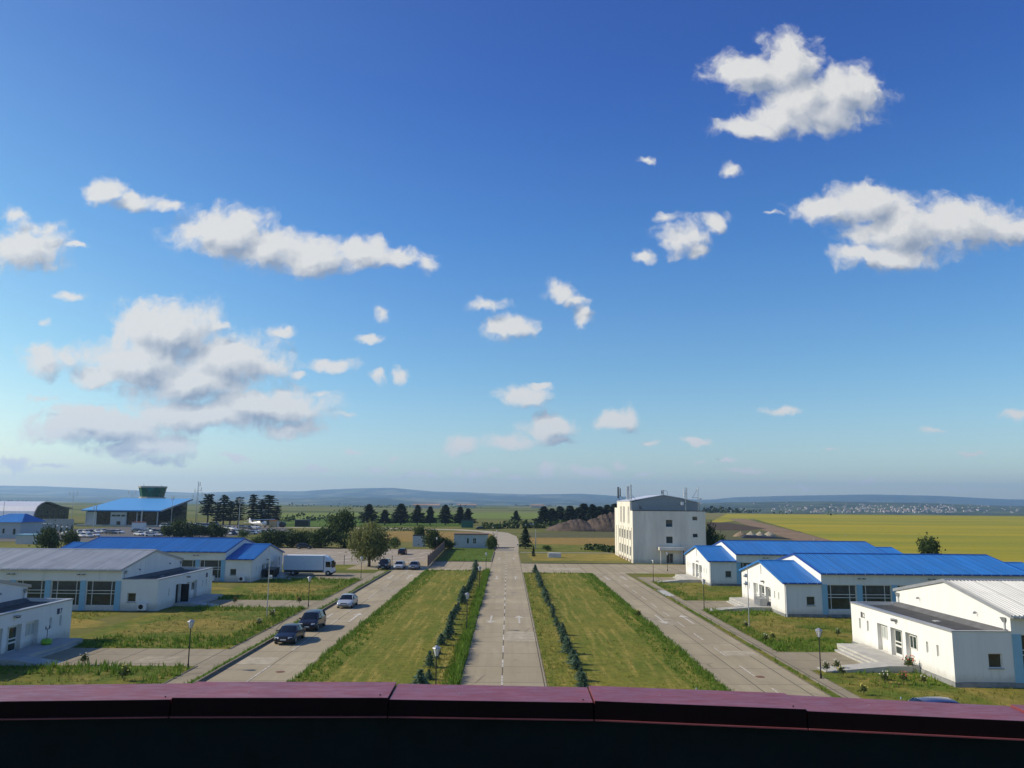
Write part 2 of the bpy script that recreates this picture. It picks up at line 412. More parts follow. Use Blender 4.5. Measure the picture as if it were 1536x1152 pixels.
def thing(name, label, cat, loc=(0, 0, 0), rz=0., group=None):
    o = bpy.data.objects.new(name, None); col.objects.link(o); o.empty_display_size = .3
    o.location = loc; o.rotation_euler = (0, 0, rz)
    return tag(o, label, cat, group)
def structure(o, label=None):
    o['kind'] = 'structure'
    if label: o['label'] = label
    return o
def copy_tree(o, parent=None):
    c = o.copy(); col.objects.link(c)
    if parent is not None: c.parent = parent
    for ch in list(o.children): copy_tree(ch, c)
    return c
ORD = 'first second third fourth fifth sixth seventh eighth ninth tenth eleventh twelfth thirteenth fourteenth fifteenth sixteenth seventeenth eighteenth nineteenth twentieth twenty-first twenty-second twenty-third twenty-fourth twenty-fifth twenty-sixth twenty-seventh twenty-eighth twenty-ninth thirtieth thirty-first thirty-second thirty-third thirty-fourth thirty-fifth'.split()

# ------------------------------------------------------------------ the ground sheet
def build_terrain():
    xs = sorted(set([round(s*v) for s in (-1, 1) for v in list(range(0, 600, 60))+list(range(600, 3000, 120))+list(range(3000, 9000, 200))+list(range(9000, 12801, 700))]))
    ys = list(range(-300, 900, 100))+list(range(900, 3600, 60))+list(range(3600, 7200, 150))+list(range(7200, 14600, 180))
    nx = len(xs); v = []; f = []
    for y in ys:
        for x in xs: v.append((x, y, ground(x, y)))
    for j in range(len(ys)-1):
        for i in range(nx-1): f.append((j*nx+i, j*nx+i+1, (j+1)*nx+i+1, (j+1)*nx+i))
    b = MB(); b.add(v, f, M['terrain']); o = b.build('ground', recalc=False, smooth=True); structure(o)
build_terrain()

def sheet(name, pts, m, z, lab=None):
    b = MB(); b.poly([(p[0], p[1], z) for p in pts], m); o = b.build(name, recalc=False)
    me = o.data
    if me.polygons[0].normal.z < 0: me.flip_normals()
    return structure(o, lab)
def rect(name, x0, x1, y0, y1, m, z): return sheet(name, [(x0, y0), (x1, y0), (x1, y1), (x0, y1)], m, z)
def pxsheet(name, pts, m, z): return sheet(name, [G(*p, z)[:2] for p in pts], m, z)

# far fields
sheet('field', [tuple(G(*p, .004)[:2]) for p in ((1060, 786), (1130, 778), (1255, 813), (1300, 840), (1536, 870), (1640, 880))]+[(2300, 140), (2300, 1090)]+[tuple(G(*p, .004)[:2]) for p in ((1640, 775.5), (1300, 772.2), (1090, 770.8))], M['bigfield'], .004)
pxsheet('field', [(420, 782), (560, 777), (765, 777.8), (860, 778), (905, 769.5), (640, 768.3), (420, 770)], M['crop'], .004)
pxsheet('field', [(415, 780), (560, 776), (700, 772), (700, 790), (560, 790), (430, 792)], M['lawngreen'], .008)
pxsheet('field', [(500, 798.5), (600, 797), (700, 797.5), (740, 800), (735, 808.5), (680, 812), (560, 813), (480, 810)], M['wheat'], .008)
pxsheet('field', [(792, 806.3), (960, 807), (960, 819), (800, 816)], M['wheat'], .008)
pxsheet('field', [(784, 799), (960, 797), (960, 807), (790, 806.3)], M['paleg'], .008)
pxsheet('field', [(800, 816), (960, 819), (960, 828), (792, 827)], M['lawn2'], .008)
pxsheet('field', [(790, 831), (930, 829), (945, 842), (800, 841)], M['lawndry'], .008)
pxsheet('dirt_track', [(1092, 778), (1118, 778.3), (1265, 815), (1300, 835), (1140, 835), (1195, 812)], M['dirt'], .008)
pxsheet('bare_soil', [(1060, 783), (1095, 784), (1150, 793), (1120, 796), (1062, 795)], M['darkdirt'], .012)
pxsheet('field', [(1060, 795), (1200, 797), (1230, 812), (1130, 835), (1060, 840)], M['paleg'], .004)
pxsheet('airport_forecourt', [(-60, 800), (300, 786), (420, 789), (440, 796), (330, 806), (120, 812), (-60, 812)], M['asphalt'], .008)
pxsheet('field', [(-100, 819), (60, 818), (110, 826), (110, 840), (-100, 840)], M['lawn2'], .012)

# roads, paths, lawns
for x0, x1, y0, y1, m in ((-15.0, -3.5, 20, 149.5, 'lawn'), (2.85, 15.1, 20, 146, 'lawn')):
    rect('lawn', x0, x1, y0, y1, M[m], .016)
rect('road', -3.4, 2.75, 15, 207, M['road'], .020)
rect('road', -21.2, -15.0, 15, 149.5, M['road'], .020)
rect('road', 15.1, 21.3, 15, 146, M['road'], .020)
rect('road', -30, -3.4, 149.5, 171, M['road'], .0202); rect('road', 2.75, 45, 146, 167.5, M['road'], .0202)
sheet('road', [(-3.4, 207), (2.75, 207), (3.5, 260), (3.2, 300), (0, 335), (-6, 352), (-22, 372), (-55, 381), (-160, 384), (-160, 374), (-58, 371), (-26, 362), (-13, 345), (-6.5, 320), (-4.1, 270)], M['farroad'], .020)
# left side: verge, walkway, cross paths
rect('verge', -22.0, -21.36, 15, 147, M['lawngreen'], .016)
rect('walkway', -23.5, -22.0, 15, 147, M['walk'], .018)
for y0, y1 in ((62.4, 69.4), (96.2, 102.9), (131, 142)): rect('path', -37.6, -23.5, y0, y1, M['walk'], .018)
for y0, y1 in ((36, 62.4), (69.4, 96.2), (102.9, 131)): rect('lawn', -39.6, -23.5, y0, y1, M['lawn2'], .014)
rect('lawn', -70, -43, 69.4, 92, M['lawn2'], .012); rect('lawn', -70, -43, 103, 126, M['lawn2'], .012)
def patch(cx, cy, rx, ry, m, z, seed):
    rnd = random.Random(seed); n = 40; ph = [rnd.uniform(0, 6.3) for _ in range(4)]
    sheet('lawn', [(cx+rx*math.cos(t)*(1+.16*math.sin(3*t+ph[0])+.1*math.sin(7*t+ph[1])+.06*math.sin(13*t+ph[2])), cy+ry*math.sin(t)*(1+.16*math.sin(2*t+ph[3])+.1*math.sin(5*t+ph[1]))) for t in [2*math.pi*i/n for i in range(n)]], M[m], z)
patch(-31, 82, 5.6, 5.0, 'lawndry', .0165, 1); patch(-31.5, 116, 5.5, 5.5, 'lawndry', .0165, 2); patch(-48, 82, 7, 4.5, 'lawndry', .0165, 3); patch(-50, 115, 9, 4.5, 'lawndry', .0165, 4)
patch(27.5, 84, 3, 4, 'lawndry', .0165, 5); patch(27, 119, 3, 5, 'lawndry', .0165, 6)
rect('lawn', -72, -22.5, 147, 160.5, M['lawn2'], .012)
# right side
rect('verge', 21.42, 22.1, 15, 136, M['lawn2'], .016)
rect('walkway', 22.1, 23.2, 15, 139, M['walk'], .018)
for y0, y1 in ((62.8, 70.2), (97.2, 106.1), (131, 139)): rect('path', 23.2, 30.8, y0, y1, M['walk'], .018)
for y0, y1 in ((36, 62.8), (70.2, 97.2), (106.1, 131), (139, 155.5)): rect('lawn', 23.2, 31.4, y0, y1, M['lawn2'], .014)
rect('paving_patch', 21.75, 23.0, 111, 118, M['patch'], .026)
rect('lawn', 31.4, 60, 36, 57.4, M['lawndry'], .012); rect('lawn', 31.4, 64, 74.3, 91.4, M['lawn2'], .012); rect('lawn', 31.4, 64, 108, 125.2, M['lawn2'], .012)
rect('car_park', -75, -17.2, 160.5, 214, M['lot'], .016)
rect('lawn', -15, -3.6, 172, 221.5, M['lawngreen'], .014)
rect('verge', -3.5, -3.44, 30, 146, M['lawngreen'], .018)
for x0, x1, y0, y1, m in ((-.2, 2.6, 74.6, 79.8, 'patch2'), (-20.9, -18.3, 63.2, 66.0, 'patch2'), (15.4, 18.0, 84.5, 89.8, 'patch3'), (-3.2, -.5, 107.5, 110, 'patch3'), (18.4, 21.1, 68.4, 70.5, 'patch2'), (-18, -15.3, 112, 117.3, 'patch3'), (8, 14, 152, 157, 'patch2'), (-29, -26, 63.5, 66, 'patch3')):
    rect('paving_patch', x0, x1, y0, y1, M[m], .0225)
# kerbs
def kerb(x0, x1, y0, y1, h=.11):
    b = MB(); y = y0
    while y < y1-.1:
        e = min(y+2.0, y1); b.box(x0, x1, y+.012, e-.012, -.05, h+random.uniform(-.012, .012), M['kerb']); y = e
    structure(b.build('kerb'))
kerb(-3.55, -3.42, 30, 146, .16); kerb(-21.36, -21.2, 30, 146, .2); kerb(21.3, 21.42, 30, 136, .08)
kerb(2.75, 2.82, 30, 145, .026); kerb(-23.56, -23.46, 36, 62.4, .06); kerb(-23.56, -23.46, 69.4, 96.2, .06); kerb(-23.56, -23.46, 103, 131, .06)
kerb(23.15, 23.25, 36, 62.8, .05); kerb(23.15, 23.25, 70.2, 97.2, .05)
kerb(-3.6, -3.4, 171, 205, .15)
b = MB()
for y in np.arange(172, 172.2, .3): b.box(-16, -3.6, 171, 171.15, -.05, .15, M['kerb'])
structure(b.build('kerb'))
b = MB(); b.box(3.2, 27, 204, 205, -.05, .05, M['platform']); structure(b.build('path'))
b = MB(); b.box(3.2, 26.5, 167.5, 167.7, -.05, .16, M['kerb']); structure(b.build('kerb'))

# markings
def markings():
    b = MB(); z = .025
    def q(x0, x1, y0, y1): b.poly([(x0, y0, z), (x1, y0, z), (x1, y1, z), (x0, y1, z)], M['mark'])
    def arrow(x, y, s, L=5., w=1.):
        # s=+1 points away from the camera
        t = y+s*L/2; k = t-s*1.5
        q(x-.10*w, x+.10*w, min(y-s*L/2, k), max(y-s*L/2, k))
        b.poly([(x-.55*w, k, z), (x+.55*w, k, z), (x, t, z)] if s > 0 else [(x+.55*w, k, z), (x-.55*w, k, z), (x, t, z)], M['mark'])
    def yof(py, px=757): return G(px, py).y
    for x0, w, ys, st in ((-.33, .12, 205, 6.0), (-18.1, .11, 146, 12.0), (18.25, .11, 144, 7.7)):
        y = 45.
        while y < ys: q(x0-w/2, x0+w/2, y, y+st*.5); y += st
    for y, xa, xb in ((88, -1.75, 1.28), (135.5, -1.85, 1.3), (181.5, -2.0, 1.3)):
        arrow(xa, y, -1, 5.5); arrow(xb, y, 1, 5.5)
    for y in (88., 135.5):
        arrow(-19.6, y, -1, 6.5); arrow(-16.6, y+.5, 1, 6.5)
        arrow(16.8, y+1, -1, 6.5); arrow(19.7, y+1, 1, 6.5)
    q(-6, -2.8, 180.8, 181.1); q(0, 2.4, 180.8, 181.1)
    for y0, n in ((166, 11), (178, 11), (196, 11)):
        for k in range(n):
            x = -72+k*5; b.poly([(x, y0, z), (x+.5, y0, z), (x+3.1, y0+7, z), (x+2.6, y0+7, z)], M['mark'])
    structure(b.build('road_markings', recalc=False))
markings()
def drain(x, y):
    b = MB(); n = 14
    b.prism([(x+.35*math.cos(2*math.pi*i/n), y+.35*math.sin(2*math.pi*i/n), .0) for i in range(n)], [(x+.33*math.cos(2*math.pi*i/n), y+.33*math.sin(2*math.pi*i/n), .032) for i in range(n)], M['rust'])
    return b.build('manhole_cover')
for i, (x, y, l) in enumerate(((-16.7, 60.6, 'dark manhole cover on the left road, nearest the parapet'), (18.6, 60.2, 'rusty manhole cover on the right road near the dashes'))):
    tag(drain(x, y), l, 'manhole cover')
# ------------------------------------------------------------------ school-like halls along the two side roads
def wall(b, axis, a0, a1, t0, t1, z0, z1, ops, m):
    def bx(a, c, za, zb):
        if c-a < .005 or zb-za < .005: return
        if axis == 'v': b.box(t0, t1, a, c, za, zb, m)
        else: b.box(a, c, t0, t1, za, zb, m)
    p = a0
    for (oa, ob, za, zb) in sorted(ops):
        bx(p, oa, z0, z1); bx(oa, ob, z0, za); bx(oa, ob, zb, z1); p = ob
    bx(p, a1, z0, z1)
def window(parent, axis, a0, a1, t, sgn, z0, z1, vs=(), hs=(), pane='glass', fw=.06, name='window', door=False):
    """frame proud by sgn along t; pane behind it"""
    f = MB(); g = MB()
    def bx(b, a, c, ta, tb, za, zb, m):
        if axis == 'v': b.box(ta, tb, a, c, za, zb, m)
        else: b.box(a, c, ta, tb, za, zb, m)
    T0, T1 = t, t+sgn*.07
    bx(f, a0, a0+fw, T0, T1, z0, z1, M['frame']); bx(f, a1-fw, a1, T0, T1, z0, z1, M['frame'])
    bx(f, a0+fw, a1-fw, T0, T1, z0, z0+fw, M['frame']); bx(f, a0+fw, a1-fw, T0, T1, z1-fw, z1, M['frame'])
    for x in vs: bx(f, a0+(a1-a0)*x-fw/2, a0+(a1-a0)*x+fw/2, T0-sgn*.002, T1+sgn*.004, z0+fw, z1-fw, M['frame'])
    for z in hs: bx(f, a0+fw, a1-fw, T0-sgn*.004, T1+sgn*.002, z-fw/2, z+fw/2, M['frame'])
    if door:
        for za, zb in ((z0+fw, z0+.18), (z0+.72, z0+.86), (z0+1.05, z0+1.15)): bx(f, a0+fw, a1-fw, T0, T1, za, zb, M['frame'])
    o = f.build(name, parent)
    bx(g, a0+fw*.5, a1-fw*.5, t+sgn*.015, t+sgn*.03, z0+fw*.5, z1-fw*.5, M[pane])
    g.build('pane', o)
    return o
def gable_roof(root, u0, u1, v0, v1, ze, zr, m, pitch, rib, d, over=.35, name='roof', capm=None):
    """two sheet slopes with ribs, ridge along u"""
    b = MB(); vm = (v0+v1)/2; s = (zr-ze)/(vm-v0); t = .07
    for sg in (-1, 1):
        ve = v0-over if sg < 0 else v1+over; zE = ze-over*s
        U0, U1 = sorted((d*u0, d*u1))
        b.hexa([(U0, ve, zE), (U1, ve, zE), (U1, vm, zr), (U0, vm, zr), (U0, ve, zE+t), (U1, ve, zE+t), (U1, vm, zr+t), (U0, vm, zr+t)], m)
        x = U0+pitch*.5; w = rib
        while x < U1-w:
            b.hexa([(x, ve, zE+t), (x+w, ve, zE+t), (x+w, vm, zr+t), (x, vm, zr+t), (x+w*.25, ve, zE+t+rib*.45), (x+w*.75, ve, zE+t+rib*.45), (x+w*.75, vm, zr+t+rib*.45), (x+w*.25, vm, zr+t+rib*.45)], m)
            x += pitch
    o = b.build(name, root)
    b = MB(); U0, U1 = sorted((d*u0, d*u1)); h = rib*.45
    c = capm or m
    b.hexa([(U0-.02, vm-.22, zr-.22*s+t+h), (U1+.02, vm-.22, zr-.22*s+t+h), (U1+.02, vm, zr+t+h), (U0-.02, vm, zr+t+h), (U0-.02, vm-.22, zr-.22*s+t+h+.03), (U1+.02, vm-.22, zr-.22*s+t+h+.03), (U1+.02, vm, zr+t+h+.05), (U0-.02, vm, zr+t+h+.05)], c)
    b.hexa([(U0-.02, vm, zr+t+h), (U1+.02, vm, zr+t+h), (U1+.02, vm+.22, zr-.22*s+t+h), (U0-.02, vm+.22, zr-.22*s+t+h), (U0-.02, vm, zr+t+h+.05), (U1+.02, vm, zr+t+h+.05), (U1+.02, vm+.22, zr-.22*s+t+h+.03), (U0-.02, vm+.22, zr-.22*s+t+h+.03)], c)
    b.build('ridge_cap', o)
    # verge trims
    for U in (U0, U1):
        b = MB(); sgx = -1 if U == U0 else 1
        for sg in (-1, 1):
            ve = v0-over if sg < 0 else v1+over; zE = ze-over*s
            a = (U+sgx*.003, U+sgx*.05)
            b.hexa([(a[0], ve, zE-.10), (a[1], ve, zE-.10), (a[1], vm, zr-.10), (a[0], vm, zr-.10), (a[0], ve, zE+t+h+.02), (a[1], ve, zE+t+h+.02), (a[1], vm, zr+t+h+.02), (a[0], vm, zr+t+h+.02)], c)
        b.build('verge_trim', o)
    # gutter with clips on the near eave
    b = MB(); ve = v0-over; zE = ze-over*s
    b.box(U0, U1, ve-.13, ve-.005, zE-.09, zE+.03, M['guttermat'] if m is M['blueroof'] else M['trim'])
    x = U0+.5
    while x < U1: b.box(x, x+.05, ve-.15, ve-.132, zE-.06, zE+.06, M['pipe']); x += 1.1
    b.build('gutter', o)
    return o
M['guttermat'] = plain('dark_blue_gutter', (.008, .05, .25), .4, var=.05)
AW, AD, HL = 16.6, 4.2, 23.9       # annex width, annex depth, hall length
def annex_front(root, d, dz, feats, top):
    """front wall 0.5 thick with alcoves; returns openings"""
    b = MB(); ops = []
    for f in feats:
        ops.append(f[1:5])
    wall(b, 'v', .0, AW, 0, d*.5, .35, top, ops, M['white'])
    for f in feats:
        k, a, c, za, zb = f[:5]
        if k in ('alcove_w', 'alcove_d', 'alcove'):
            b.box(d*.36, d*.498, a+.001, c-.001, za+.001, zb-.001, M['white'])
    o = b.build('front_wall', root)
    for f in feats:
        k, a, c, za, zb = f[:5]
        if k == 'slot': window(root, 'v', a, c, d*.16, -d, za, zb, pane='blind', fw=.05)
        elif k == 'slit': window(root, 'v', a, c, d*.16, -d, za, zb, pane='glass', fw=.05)
        elif k == 'alcove_w': window(root, 'v', c-1.12, c-.08, d*.359, -d, za+1.0, zb-.2, vs=(.5,), pane=f[5] if len(f) > 5 else 'blind')
        elif k == 'alcove_d': window(root, 'v', c-1.2, c-.12, d*.359, -d, za+.02, zb-.15, name='door', door=True)
        elif k == 'dark':
            g = MB(); g.box(d*.30, d*.36, a, c, za, zb, M['black']); g.build('doorway_shade_panel', root)  # black panel paints the unlit inside of the open entrance
            g = MB(); g.box(-d*.06, -d*1.0, c+.02, c+.09, za+.04, zb-.05, M['dark']); dr = g.build('door', root); dr['label'] = 'dark steel door leaf standing open'
    return o
def hall(root, d, ze, zr, roofm, pitch, rib, capm=None, bays=6, hl=HL):
    U = lambda u: d*u
    b = MB(); pit = hl/bays; ops = []
    for k in range(bays):
        a = AD+k*pit+.65; c = AD+(k+1)*pit-.02; ops.append((a, c, .85, 3.6))
    wall(b, 'u', *sorted((U(AD+.25), U(AD+hl-.25))), 0, .3, .35, ze, sorted([(min(U(a), U(c)), max(U(a), U(c)), z0, z1) for a, c, z0, z1 in ops]), M['white'])
    b.build('side_wall', root); b = MB(); b.box(U(AD+.25), U(AD+hl-.25), AW-.3, AW, .0, ze, M['white']); b.build('side_wall', root)
    b = MB(); b.box(U(AD+.3), U(AD+hl-.3), .9, 1.0, .2, ze-.2, M['innerwall']); b.build('inner_wall', root)
    # gable walls
    for nm, ua, ub in (('gable_wall', AD, AD+.25), ('gable_wall', AD+hl-.25, AD+hl)):
        b = MB(); q = lambda u: [(U(u), 0, .3), (U(u), AW, .3), (U(u), AW, ze), (U(u), AW/2, zr), (U(u), 0, ze)]
        b.prism(q(ua), q(ub), M['white']); b.build(nm, root)
    b = MB()
    for k in range(bays+1):
        a = AD+k*pit; w = .65 if k < bays else .3
        b2 = MB(); b2.box(U(a+(.0 if k else .02)), U(a+w), -.06, -.003, .02, 3.62, M['pilaster']); b2.build('pilaster', root)
    for k in range(bays):
        a, c, z0, z1 = ops[k]; lo, hi = sorted((U(a), U(c)))
        vs = (.13, .78) if d > 0 else (.20, .86)
        w = window(root, 'u', lo+.003, hi-.003, .22, -1, z0, z1, vs=vs, hs=(2.18, 2.52), fw=.07)
    b = MB(); b.box(U(0), U(AD+hl), -.07, -.0, -.1, .34, M['plinth'])
    b.box(U(-.06), U(.0), -.07, AW+.02, -.1, .34, M['plinth']); b.build('plinth', root)
    for k in range(1, bays, 2):
        for q_ in (0., .55):
            x = U(AD+k*pit+.3+q_); b = MB(); b.box(x-.05, x+.05, -.09, -.003, 4.28, 4.38, M['trim']); b.box(x-.16, x+.16, -.30, -.092, 4.26, 4.33, M['signgrey']); b.build('wall_light', root)
    gable_roof(root, AD-.06, AD+hl+.06, 0, AW, ze, zr, roofm, pitch, rib, d, capm=capm)
def near_window(root, d, a=2.45, w=.98, z0=1.3, z1=2.3):
    lo, hi = sorted((d*a, d*(a+w)))
    return lo, hi, z0, z1
def flat_annex(root, d, top):
    b = MB(); lo, hi, z0, z1 = near_window(root, d)
    wall(b, 'u', *sorted((d*.5, d*AD)), 0, .3, .35, top, [(lo, hi, z0, z1)], M['white'])
    b.build('annex_wall', root); b = MB(); b.box(d*.5, d*AD, AW-.3, AW, .3, top, M['white']); b.build('annex_wall', root)
    w = window(root, 'u', lo, hi, .2, -1, z0, z1, vs=())
    s = MB(); s.box(lo-.06, hi+.06, -.09, .1, z0-.06, z0-.003, M['trim']); s.build('sill', w)
    b = MB(); b.box(d*.5, d*(AD-.02), .3, AW-.3, top-.32, top-.22, M['bitumen'])
    b.hexa([(d*(AD-.55), .3, top-.22), (d*(AD-.003), .3, top-.22), (d*(AD-.003), AW-.3, top-.22), (d*(AD-.55), AW-.3, top-.22), (d*(AD-.12), .3, top+.10), (d*(AD-.003), .3, top+.10), (d*(AD-.003), AW-.3, top+.10), (d*(AD-.12), AW-.3, top+.10)], M['upstand'])
    r = b.build('flat_roof', root)
    b = MB(); b.box(d*2.1, d*2.5, 6.0, 6.6, top-.22, top-.16, M['trim']); b.build('roof_hatch', r)
    b = MB()
    b.box(-d*.05, d*.42, -.05, AW+.05, top+.002, top+.05, M['trim']); b.box(d*.42, d*(AD-.02), -.05, .28, top+.002, top+.05, M['trim']); b.box(d*.42, d*(AD-.02), AW-.28, AW+.05, top+.002, top+.05, M['trim'])
    b.box(-d*.05, -d*.03, -.05, AW+.05, top-.07, top+.002, M['trim'])
    b.build('coping', r)
def gabled_annex(root, d, ze, zr):
    b = MB(); lo, hi, z0, z1 = near_window(root, d)
    wall(b, 'u', *sorted((d*.5, d*AD)), 0, .3, .35, ze, [(lo, hi, z0, z1)], M['white'])
    b.build('annex_wall', root); b = MB(); b.box(d*.5, d*AD, AW-.3, AW, .3, ze, M['white']); b.build('annex_wall', root)
    w = window(root, 'u', lo, hi, .2, -1, z0, z1)
    s = MB(); s.box(lo-.06, hi+.06, -.09, .1, z0-.06, z0-.003, M['trim']); s.build('sill', w)
    b = MB(); va, vb = 8.15, 8.45; sl = (zr-ze)/(AW/2); zt = lambda v: zr-abs(v-AW/2)*sl
    q = lambda u, P: [(d*u, y, z) for y, z in P]
    for P in ([(0, ze), (va, ze), (va, zt(va)), ], [(vb, ze), (AW, ze), (vb, zt(vb))], [(va, 5.1-.0), (vb, 5.1), (vb, zt(vb)), (AW/2, zr), (va, zt(va))], [(va, ze), (vb, ze), (vb, 4.0), (va, 4.0)]):
        b.prism(q(0, P), q(.3, P), M['white'])
    b.build('gable', root)
    window(root, 'v', va, vb, d*.16, -d, 4.0, 5.1, pane='blind', fw=.05)
    gable_roof(root, -.22, AD-.1, 0, AW, ze, zr, M['blueroof'], .35, .09, d, name='annex_roof', over=.25)
    b = MB(); x = -.05*d
    b.tube((d*.12, -.3, ze-.15), (d*.12, -.09, ze-.55), .05, .05, M['pipe']); b.tube((d*.12, -.09, ze-.55), (d*.12, -.09, .05), .05, .05, M['pipe'])
    b.build('downpipe', root)
def entrance(root, d, zp, v0=4.6, v1=14.4, ramp=True, z_ground=0.0):
    b = MB()
    b.box(-d*2.35, -d*.075, v0, v1, -.1, zp, M['platform'])
    o = b.build('entrance_platform', root)
    b = MB()
    for k in range(2): b.box(-d*(2.353+.33*k), -d*(2.353+.33*(k+1)-.003), v0+1.95, v1-1.0, -.1, zp*(2-k)/3, M['platform'])
    b.build('steps', o)
    b = MB(); y0, y1 = v0, v0+1.7
    b.prism([(-d*2.353, y0, -.1), (-d*7.3, y0, -.1), (-d*7.3, y0, .04), (-d*2.353, y0, zp)], [(-d*2.353, y1, -.1), (-d*7.3, y1, -.1), (-d*7.3, y1, .04), (-d*2.353, y1, zp)], M['platform'])
    b.build('ramp', o)
def text_mesh(root, body, size, loc, d, m, name='number'):
    cu = bpy.data.curves.new('t', 'FONT'); cu.body = body; cu.size = size; cu.extrude = .012; cu.offset = .012
    o = bpy.data.objects.new('t', cu); col.objects.link(o)
    dg = bpy.context.evaluated_depsgraph_get(); dg.update()
    me = bpy.data.meshes.new_from_object(o.evaluated_get(dg)); bpy.data.objects.remove(o); bpy.data.curves.remove(cu)
    me.materials.clear(); me.materials.append(m); me.name = name
    x = Vector((0, -d, 0)); y = Vector((0, 0, 1)); z = x.cross(y)
    me.transform(Matrix(((x.x, y.x, z.x, loc[0]), (x.y, y.y, z.y, loc[1]), (x.z, y.z, z.z, loc[2]), (0, 0, 0, 1))))
    n = bpy.data.objects.new(name, me); col.objects.link(n); n.parent = root; return n
def wall_light(root, d, v, z, u=0.):
    b = MB(); b.box(u-d*.30, u-d*.02, v-.30, v+.30, z-.05, z+.03, M['trim']); b.box(u-d*.34, u-d*.12, v-.12, v+.16, z-.16, z-.052, M['signgrey']); b.build('wall_light', root)
def bracket(root, d, v, z):
    b = MB(); u = AD
    b.box(d*(u-.06), d*(u-.003), v-.05, v+.05, z-.05, z+.05, M['trim']); b.box(d*(u-.10), d*(u-.06), v-.22, v+.06, z-.02, z+.02, M['trim']); b.box(d*(u-.30), d*(u-.101), v-.24, v-.18, z-.12, z+.02, M['trim']); b.build('lamp_bracket', root)
def hopper(root, d, v, ze, top):
    b = MB(); u = AD
    b.prism([(d*(u-.03), v-.18, ze-.2), (d*(u-.28), v-.18, ze-.2), (d*(u-.28), v+.18, ze-.2), (d*(u-.03), v+.18, ze-.2)], [(d*(u-.03), v-.07, ze-.55), (d*(u-.16), v-.07, ze-.55), (d*(u-.16), v+.07, ze-.55), (d*(u-.03), v+.07, ze-.55)], M['steel'])
    b.tube((d*(u-.10), v, ze-.55), (d*(u-.10), v, top+.12), .06, .06, M['pipe']); b.build('rain_hopper', root)
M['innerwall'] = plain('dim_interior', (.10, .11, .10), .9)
FRONT = [('slot', 1.9, 2.2, 1.68, 2.5), ('slot', 3.35, 3.65, 1.68, 2.5), ('alcove_w', 4.9, 6.75, .5, 2.7, 'glass'), ('alcove_d', 7.25, 9.2, .5, 2.7), ('alcove_w', 9.7, 11.55, .5, 2.7), ('slot', 13.15, 13.5, 1.7, 2.6), ('slot', 14.7, 15.05, 1.7, 2.6)]
DOOR = [('slot', 2.9, 3.15, 1.68, 2.5), ('dark', 4.95, 6.3, .5, 2.75), ('alcove', 7.9, 9.2, .5, 2.7), ('alcove_w', 9.6, 11.5, .5, 2.7, 'glass'), ('slot', 13.1, 13.4, 1.68, 2.5), ('slot', 14.4, 14.7, 1.68, 2.5)]
def school(label, d, xf, y0, dz, kind, feats, number=None, plat=.5, hl=HL, bays=6):
    root = thing('school_building', label, 'building', (xf, y0, dz), group='low white halls along the side roads')
    if kind == 'flat':
        annex_front(root, d, dz, feats, 3.78); flat_annex(root, d, 3.78)
        hall(root, d, 4.9, 6.5, M['greyroof'], .30, .15, capm=M['trim'], bays=bays, hl=hl)
        hopper(root, d, .6, 4.9, 3.6); hopper(root, d, AW-.5, 4.9, 3.6); bracket(root, d, 4.2, 4.6); bracket(root, d, 12.6, 4.7)
        wall_light(root, d, 8.2, 3.45)
    else:
        annex_front(root, d, dz, feats, 3.8); gabled_annex(root, d, 3.8, 5.6)
        hall(root, d, 4.9, 6.5, M['blueroof'], .35, .09, capm=M['guttermat'], bays=bays, hl=hl)
        wall_light(root, d, 7.4, 3.3)
        # far annex
        b = MB(); a = AD+hl; P = [(0, 0), (AW, 0), (AW, 3.8), (AW/2, 5.6), (0, 3.8)]
        b.prism([(d*(a+.0), y, z) for y, z in P], [(d*(a+AD), y, z) for y, z in P], M['white']); b.build('rear_annex_wall', root)
        gable_roof(root, a+.1, a+AD+.25, 0, AW, 3.8, 5.6, M['blueroof'], .35, .09, d, name='rear_annex_roof', over=.25)
    entrance(root, d, plat-min(0, dz)*0)
    if number:
        x = -d*.004
        if d > 0:
            v = 14.55; b = MB(); b.box(-d*.03, x, v-.32, v+.02, 2.72, 3.2, number[2]); b.build('number_plate', root)
            text_mesh(root, number[1], .62, (x, v-.42, 2.74), d, number[2])
        else:
            v = 14.2; b = MB(); b.box(-d*.03, x, v-.02, v+.36, 2.75, 3.22, number[2]); b.build('number_plate', root)
            text_mesh(root, number[1], .62, (x, v+.48, 2.76), d, number[2])
    return root
r2 = school('nearest white hall on the right, grey ribbed roof, marked with numeral 2', 1, 31.4, 57.4, 0, 'flat', FRONT, ('', '2', M['signgrey']))
r3 = school('blue-roofed white hall on the right with a mesh crate at its entrance', 1, 31.4, 91.5, 0, 'blue', FRONT)
r4 = school('farthest white blue-roofed hall on the right, next to the tall four-storey block', 1, 31.4, 125.2, 0, 'blue', FRONT)
LZ = -.3
b7 = school('nearest white hall on the left, cut by the photo edge, marked with numeral 7', -1, -39.6, 57.4, LZ, 'flat', FRONT, ('', '7', M['navy']), plat=.72)
b6 = school('white hall on the left with grey ribbed roof and an open dark door', -1, -39.7, 92.0, LZ, 'flat', DOOR, plat=.62)
b5 = school('blue-roofed white hall on the left beside the box truck', -1, -39.6, 125.0, LZ, 'blue', FRONT, plat=.6)
b = MB(); b.box(.03, .004, 14.3, 14.85, 2.75, 3.3, M['navy']); b.build('sign_panel', b6)
b = MB(); b.box(.03, .004, 14.2, 14.6, 2.7, 3.2, M['navy']); b.build('sign_panel', b5)

